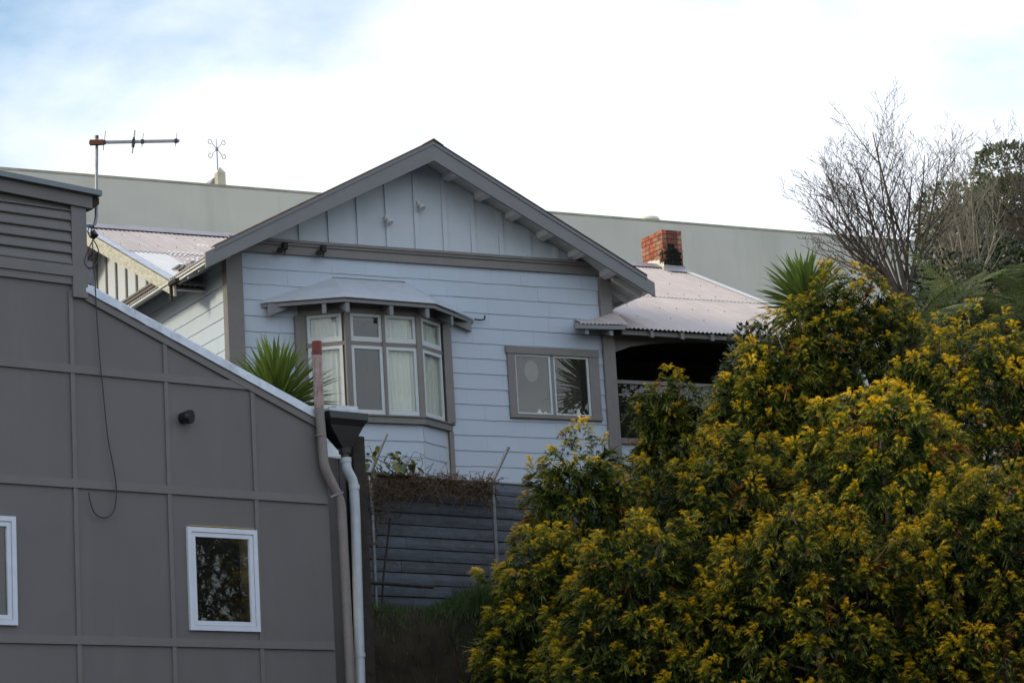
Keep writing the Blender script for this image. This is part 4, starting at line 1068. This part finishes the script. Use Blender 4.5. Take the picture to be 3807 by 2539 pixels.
BUSH = [
 (1318, 975, 32.0, .95, 4.6, 'golden conifer standing before the small window, left end of the hedge'),
 (1528, 838, 33.2, .62, 4.6, 'slim golden conifer spire in front of the dark porch'),
 (1715, 805, 32.6, .95, 4.6, 'golden conifer right below the porch eave'),
 (1940, 612, 33.6, 1.45, 5.0, 'tallest golden conifer, in front of the right cabbage tree'),
 (2215, 722, 31.6, 1.6, 5.0, 'broad golden conifer below the tree ferns at the right edge'),
 (1650, 985, 29.6, 1.5, 4.4, 'wide golden conifer in the middle of the hedge'),
 (2010, 880, 29.4, 1.55, 4.6, 'golden conifer right of the hedge centre, with dark gaps'),
 (1270, 1205, 29.6, 1.15, 3.6, 'lower left golden conifer beside the chain-link fence'),
 (1480, 1180, 27.6, 1.35, 3.4, 'lowest golden conifer at the bottom centre'),
 (1850, 1150, 27.2, 1.6, 3.6, 'front golden conifer at the bottom of the hedge'),
 (2260, 1080, 27.6, 1.6, 3.8, 'front golden conifer in the bottom right corner'),
 (1795, 720, 32.9, .8, 4.6, 'golden conifer hiding the foot of the right cabbage tree'),
 (2932, 353, 25.4, 1.8, 5.5, 'golden conifer beyond the right edge, mirrored in the grey building window'),
]
_ax = np.array((RT[0], RT[1], 0)); _ax /= np.linalg.norm(_ax); _dp = np.array((-_ax[1], _ax[0], 0))
ENV = []
for (px, py, dist, rx_, H_, lab) in BUSH:
    t_ = CAM + ray(px, py)*dist; ENV.append((t_, np.array((t_[0], t_[1], t_[2]-H_)), _ax, _dp))
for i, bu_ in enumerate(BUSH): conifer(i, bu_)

# cabbage trees: every sword leaf is an object of its own
def sword_mesh(seed):
    r = random.Random(seed); n = 9; v = []; f = []; C = []
    w0 = .034; bend = r.uniform(.04, .22)
    for i in range(n+1):
        t = i/n; w = w0*(.55+.45*min(1, t*4))*(1-t**3.0)+.0008; z = -bend*t**2.3
        v += [(t, -w, z+w*.45), (t, 0, z), (t, w, z+w*.45)]
        g_ = .8+.4*t; C += [(.11*g_, .165*g_, .035*g_)]*3
    for i in range(n): f += [(3*i, 3*i+1, 3*i+4, 3*i+3), (3*i+1, 3*i+2, 3*i+5, 3*i+4)]
    me = bpy.data.meshes.new('leaf'); me.from_pydata(v, [], f); at = me.color_attributes.new('Col', 'FLOAT_COLOR', 'POINT')
    for i, c_ in enumerate(C): at.data[i].color = c_+(1,)
    me.materials.append(M_sword); me.polygons.foreach_set('use_smooth', [True]*len(me.polygons)); return me
SW_M = [sword_mesh(s) for s in range(6)]
def cabbage(loc, label, n, L, seed, spread=(-.35, 1.35), dry=8, pitch0=None):
    r = random.Random(seed); zb = hill_z(loc[0], loc[1])
    root = thing('cabbage_tree', label, 'cabbage tree', (loc[0], loc[1], zb), 'cabbage trees beside the house')
    MB().tube([(loc[0]+.1, loc[1], zb-.1), (loc[0]+.04, loc[1]+.03, (zb+loc[2])/2), tuple(loc)], [.12, .09, .07], 10).build('trunk', M_bark, root, smooth=True)
    for i in range(n):
        el = spread[0] + (spread[1]-spread[0])*((i+.5)/n)**.75; az = i*2.39996 + r.uniform(-.2, .2)
        d = Vector((math.cos(az)*math.cos(el), math.sin(az)*math.cos(el), math.sin(el)))
        xa = d; ya = Vector((0, 0, 1)).cross(xa).normalized(); za = xa.cross(ya)
        roll = r.uniform(-.5, .5); ya2 = ya*math.cos(roll)+za*math.sin(roll); za2 = xa.cross(ya2)
        s = L*r.uniform(.8, 1.12)
        Mx = Matrix(((xa.x*s, ya2.x*1.0, za2.x*s, loc[0]+d.x*.04), (xa.y*s, ya2.y, za2.y*s, loc[1]+d.y*.04), (xa.z*s, ya2.z, za2.z*s, loc[2]+d.z*.04+.25*max(0, math.sin(el))*.3), (0, 0, 0, 1)))
        obj('leaf', SW_M[r.randrange(6)], None, root, M=Mx)
    return root
lp = fac(635, 952, -2.6)
cabbage((lp[0], lp[1], lp[2]), 'cabbage tree with upright green leaves left of the bay window', 240, .88, 3, (-.25, 1.5))
rp_ = fac(1850, 712, -3.1)
cabbage((rp_[0], rp_[1], rp_[2]), 'cabbage tree with dark green fan of leaves behind the tallest conifer', 240, .74, 5, (-.45, 1.5))

# tree ferns
def frond_mesh(seed):
    r = random.Random(seed); v = []; f = []; C = []
    n = 21
    def sp(t): return np.array((t*.92, .03*math.sin(4*t+seed), .36*t - .68*t**2.2))
    for i in range(n):
        t = .10+.88*i/n; p = sp(t); d = sp(t+.01)-p; d /= np.linalg.norm(d)
        Lp = .30*math.sin(math.pi*min(1, (t*.92+.12)))**.8*(1-.25*t)
        for s in (-1, 1):
            dirp = np.array((.35*d[0]+r.uniform(-.1, .1), s*.92, -.30+r.uniform(-.25, .1))); dirp /= np.linalg.norm(dirp)
            m_ = 9
            for j in range(m_):
                q = p + dirp*Lp*(j/m_) + np.array((0, 0, -.10*Lp*(j/m_)**2)); l = .026*(1-j/m_*.75)
                for s2 in (-1, 1):
                    o = len(v); e = np.array((s2*1.0, s*.35, -.25))*l; w = dirp*Lp/m_*.42
                    v += [tuple(q-w), tuple(q+w), tuple(q+e+w*.5)]; f.append((o, o+1, o+2)); g_ = r.uniform(.75, 1.25); C += [(.115*g_, .145*g_, .052*g_)]*3
    k = 12
    for i in range(k):
        t0, t1 = i/k, (i+1)/k; o = len(v); w = .008*(1-t0*.8)
        for t in (t0, t1):
            p = sp(t); v += [tuple(p+np.array((0, -w, 0))), tuple(p+np.array((0, w, 0))), tuple(p+np.array((0, 0, -w*1.5)))]
        f += [(o, o+1, o+4, o+3), (o+1, o+2, o+5, o+4), (o+2, o, o+3, o+5)]; C += [(.05, .035, .02)]*6
    me = bpy.data.meshes.new('frond'); me.from_pydata(v, [], f); at = me.color_attributes.new('Col', 'FLOAT_COLOR', 'POINT')
    for i, c_ in enumerate(C): at.data[i].color = tuple(c_)+(1,)
    me.materials.append(M_fern); return me
FR = [frond_mesh(s) for s in range(4)]
def treefern(px, py, yy, L, n, label, seed, els=(.0, .9)):
    r = random.Random(seed); c_ = fac(px, py, yy); zb = hill_z(c_[0], c_[1])
    root = thing('tree_fern', label, 'tree fern', (c_[0], c_[1], zb), 'tree ferns at the right of the house')
    MB().tube([(c_[0], c_[1], zb-.1), (c_[0]+.05, c_[1], (zb+c_[2])/2), tuple(c_)], [.16, .12, .10], 10).build('trunk', M_bark, root, smooth=True)
    for i in range(n):
        az = i*2.39996 + r.uniform(-.2, .2); el = els[0]+(els[1]-els[0])*r.random()
        d = Vector((math.cos(az)*math.cos(el), math.sin(az)*math.cos(el), math.sin(el))); ya = Vector((0, 0, 1)).cross(d).normalized(); za = d.cross(ya)
        s = L*r.uniform(.8, 1.15)
        Mx = Matrix.Translation(Vector(tuple(c_))) @ Matrix(((d.x*s, ya.x*s, za.x*s, 0), (d.y*s, ya.y*s, za.y*s, 0), (d.z*s, ya.z*s, za.z*s, 0), (0, 0, 0, 1)))
        obj('frond', FR[r.randrange(4)], None, root, M=Mx)
    return root
treefern(2085, 800, -1.5, 1.5, 22, 'tree fern with feathery fronds just right of the tallest conifer', 1, (-.1, .9))
treefern(2205, 735, 1.0, 1.6, 30, 'tall tree fern standing under the bare stems', 2, (-.1, 1.25))
treefern(2365, 735, -.5, 1.4, 24, 'dark tree fern cut by the right edge of the picture', 3, (-.2, .8))
treefern(2290, 660, 3.5, 1.4, 20, 'hindmost tree fern, in front of the evergreen tree', 6, (-.2, .9))
treefern(1690, 905, -1.2, 1.1, 12, 'tree fern frond showing in front of the dark porch', 4, (-.1, .5))

# bare trees
def bare(px, py, yy, label, stems, mtl, seed, Lr, spread, tw=.005, bias=0.0):
    r = random.Random(seed); b = fac(px, py, yy); zb = hill_z(b[0], b[1])
    root = thing('bare_tree', label, 'bare tree', (b[0], b[1], zb), 'leafless winter trees')
    axis = np.array((RT[0], RT[1], 0)); axis /= np.linalg.norm(axis); dep = np.array((-axis[1], axis[0], 0)); Z = np.array((0, 0, 1.))
    MB().tube([(b[0], b[1], zb-.1), (b[0]+.05, b[1], (zb+b[2])/2), (b[0], b[1], b[2]+.1)], [.16, .13, .10], 9).build('trunk', mtl, root, smooth=True)
    mb = MB()
    def grow(p, d, L, rad, depth):
        n = 6 if depth == 0 else 4; pts = [p]; rr = [rad]; q = p.copy(); dd = d.copy()
        for i in range(n):
            dd = dd + Z*(.10 if depth == 0 else .13) + np.array([r.gauss(0, .045) for _ in range(3)]); dd /= np.linalg.norm(dd)
            q = q + dd*L/n; pts.append(q.copy()); rr.append(max(tw*.55, rad*(1-(i+1)/n*.8)))
        mb.tube(pts, rr, 5 if depth == 0 else (4 if depth == 1 else 3), cap=False)
        if depth >= 3: return
        k = (9, 5, 3)[depth]
        for i in range(k):
            t = .22 + .75*(i+r.random()*.6)/k; j = min(n-1, int(t*n)); fr_ = t*n-j
            pp = pts[j]*(1-fr_)+pts[j+1]*fr_; base = pts[j+1]-pts[j]; base /= np.linalg.norm(base)
            side = axis*r.choice((-1, 1))*r.uniform(.5, 1) + dep*r.uniform(-.7, .7); side -= base*np.dot(side, base); side /= np.linalg.norm(side)
            ang = r.uniform(.45, .85); nd = base*math.cos(ang)+side*math.sin(ang)
            grow(pp, nd, L*(.48, .45, .5)[depth]*(1.1-.5*t)*r.uniform(.7, 1.2), max(tw*.7, rr[j]*.55), depth+1)
    for i in range(stems):
        t = (i+.5)/stems; a = spread[0]+(spread[1]-spread[0])*t + r.uniform(-.06, .06)
        d = axis*math.sin(a) + Z*math.cos(a) + dep*r.uniform(-.3, .3); d /= np.linalg.norm(d)
        grow(b + axis*r.uniform(-.12, .12) + dep*r.uniform(-.2, .2), d, Lr*r.uniform(.75, 1.05)*(1-.15*abs(t-.5)), r.uniform(.027, .047), 0)
    mb.build('branches', mtl, root, smooth=True)
    return root
bare(2085, 700, 5.0, 'leafless multi-stemmed tree fanning to the left against the white sky', 14, M_twig, 4, 3.35, (-1.05, .34), .007)
bare(2230, 720, 6.5, 'pale-stemmed leafless tree in front of the evergreen', 10, M_twig2, 9, 3.3, (-.35, .45), .006)
bare(2420, 640, 5.5, 'leafless tree reaching in from the right edge', 8, M_twig, 15, 2.8, (-.7, .3))

# evergreen behind
def leafy(px, py, yy, rx, rz, label, n, size, colA, colB, seed, mtl=M_gloss, name='evergreen_tree', group=None, lumps=16):
    r = np.random.default_rng(seed); c_ = fac(px, py, yy); zb = hill_z(c_[0], c_[1])
    root = thing(name, label, 'tree', (c_[0], c_[1], zb), group)
    tb = MB(); tb.tube([(c_[0], c_[1], zb-.2), (c_[0]+.1, c_[1], (zb+c_[2])/2), (c_[0], c_[1], c_[2])], [.2, .15, .06], 8)
    cen = r.normal(0, .55, (lumps, 3)); cen /= np.maximum(1, np.linalg.norm(cen, axis=1, keepdims=True)); cen *= np.array((rx, rx*.8, rz))
    for q in cen[:8]: tb.tube([(c_[0], c_[1], c_[2]-rz*.8), tuple(c_+q*.5+(0, 0, -.2)), tuple(c_+q)], [.07, .04, .015], 6)
    tb.build('trunk', M_bark, root, smooth=True)
    k = r.integers(0, lumps, n); dirs = r.normal(0, 1, (n, 3)); dirs /= np.linalg.norm(dirs, axis=1, keepdims=True)
    rad = r.uniform(.75, 1.05, (n, 1))*(.30+.16*r.random((lumps, 1)))[k]*rx*1.05
    P = c_ + cen[k] + dirs*rad*np.array((1, 1, .8))
    d = dirs + r.normal(0, .6, (n, 3)) + np.array((0, 0, .2)); x, y, z = frames(d, r.normal(0, 1, (n, 3)))
    L = (size*r.uniform(.7, 1.3, n))[:, None]; w = L*.24
    V = np.stack([P, P+x*L*.5+y*w, P+x*L, P+x*L*.5-y*w], 1).reshape(-1, 3)
    F = (np.arange(n)*4)[:, None]+np.arange(4)[None]
    t = r.random((n, 1)); col = np.repeat(np.array(colA)*(1-t)+np.array(colB)*t, 4, axis=0)
    bulk('crown', V, F, col, mtl, root, kind='stuff'); return root
leafy(2370, 585, 10.0, 2.0, 2.1, 'dense dark evergreen tree behind the bare stems', 34000, .12, (.028, .045, .018), (.085, .115, .04), 3, lumps=26)
leafy(2260, 700, 9.0, 1.6, 1.2, 'low dark evergreen bush below the bare stems', 9000, .11, (.02, .03, .014), (.05, .07, .03), 6, name='evergreen_bush')
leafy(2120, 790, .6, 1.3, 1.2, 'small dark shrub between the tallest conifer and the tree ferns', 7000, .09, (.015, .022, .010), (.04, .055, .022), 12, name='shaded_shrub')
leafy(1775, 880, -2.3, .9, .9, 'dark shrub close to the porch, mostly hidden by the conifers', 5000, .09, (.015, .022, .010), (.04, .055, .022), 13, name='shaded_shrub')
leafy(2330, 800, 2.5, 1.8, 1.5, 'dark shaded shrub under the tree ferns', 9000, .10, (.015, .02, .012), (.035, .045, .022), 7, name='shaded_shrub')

# climbing plant over the fence: every leaf an object, plus the dry tangle
cp_ = guv(915, 1060, OF+.05)
vine = thing('climbing_plant', 'leafy climbing plant sprouting above the chain-link fence', 'plant', gpt(cp_[0], 5.3, OF+.05))
lm = []
for s in range(4):
    r = random.Random(s); v = []; f = []
    n = 6
    for i in range(n+1):
        t = i/n; w = .36*math.sin(math.pi*min(1, t*.93+.07))**.8*(1-.3*t); z = -.22*t*t
        v += [(t, -w, z+.12*w), (t, 0, z), (t, w, z+.12*w)]
    for i in range(n): f += [(3*i, 3*i+1, 3*i+4, 3*i+3), (3*i+1, 3*i+2, 3*i+5, 3*i+4)]
    me = bpy.data.meshes.new('leaf'); me.from_pydata(v, [], f); at = me.color_attributes.new('Col', 'FLOAT_COLOR', 'POINT')
    cc = [(.10, .115, .025), (.06, .085, .03), (.16, .15, .02), (.05, .06, .03)][s]
    for i in range(len(v)): at.data[i].color = cc+(1,)
    me.materials.append(M_gloss); lm.append(me)
r = random.Random(44); vs_m = MB()
for i in range(70):
    x = rnd.gauss(915, 30); y = 1065 - abs(rnd.gauss(0, 17)) + (abs(x-915)*.12) + rnd.uniform(-2, 16)
    if i > 60: x = rnd.uniform(845, 870); y = rnd.uniform(1010, 1075)
    o_ = OF + rnd.uniform(-.18, .22); u, z = guv(x, y, o_); p = gpt(u, z, o_)
    d = Vector((rnd.gauss(0, 1), rnd.gauss(-.4, .6), rnd.gauss(-.35, .5))).normalized(); ya = Vector((0, 0, 1)).cross(d).normalized(); za = d.cross(ya); s = rnd.uniform(.07, .13)
    obj('leaf', lm[rnd.randrange(4)], None, vine, M=Matrix(((d.x*s, ya.x*s, za.x*s, p[0]), (d.y*s, ya.y*s, za.y*s, p[1]), (d.z*s, ya.z*s, za.z*s, p[2]), (0, 0, 0, 1))))
    if i % 3 == 0: vs_m.tube([p, p+(rnd.uniform(-.1, .1), 0, -.12), gpt(cp_[0]+rnd.uniform(-.3, .3), fl[1]-.05, OF)], [.003, .005, .006], 5)
vs_m.build('stem', M_deadvine, vine)
dv = MB()
for i in range(800):
    x = rnd.uniform(838, 1135); y = 1090 + (x-850)*.07 + abs(rnd.gauss(0, 22))*(1.5 if x < 940 else .8) - 4
    if x < 880 and rnd.random() < .6: y += rnd.uniform(0, 110)
    o_ = OF + rnd.uniform(-.06, .07); u, z = guv(x, y, o_); p = gpt(u, z, o_); pts = [p]
    for j in range(4): p = p + GX*rnd.gauss(0, .055) + GN*rnd.gauss(0, .02) + np.array((0, 0, rnd.gauss(-.015, .045))); pts.append(p)
    dv.tube(pts, [.005, .0055, .005, .004, .002], 4, cap=False)
o = dv.build('dry_vine_tangle', M_deadvine, kind='stuff'); o['label'] = 'dry brown vine tangle hanging on the chain-link fence'; o['category'] = 'vine'

# grass on the ledge and ferny growth on the dark bank
gv, gf, gc = [], [], []
for i in range(16000):
    u = rnd.uniform(1.2, 7.5) if i % 2 else rnd.gauss(4.3, .6); v = rnd.uniform(2.0, 2.72) if i % 3 else rnd.uniform(1.45, 2.3)
    p = P0 + GX*u - GN*v; z = hill_z(p[0], p[1]); h = rnd.uniform(.05, .16)*(1 + 2.4*math.exp(-((u-4.4)/.6)**2) if v > 2.0 else 1)
    a = rnd.uniform(0, 6.28); w = .005; lx, ly = rnd.gauss(0, .4)*h, rnd.gauss(0, .4)*h
    o = len(gv); gv += [(p[0]-w*math.cos(a), p[1]-w*math.sin(a), z-.02), (p[0]+w*math.cos(a), p[1]+w*math.sin(a), z-.02), (p[0]+lx, p[1]+ly, z+h)]
    gf.append((o, o+1, o+2)); g_ = rnd.uniform(.6, 1.5); gc += [(.055*g_, .09*g_, .024*g_)]*3
o = bulk('grass', np.array(gv), np.array(gf), np.array(gc), M_leaf, kind='stuff'); o['label'] = 'green grass along the ledge below the plank wall'; o['category'] = 'grass'
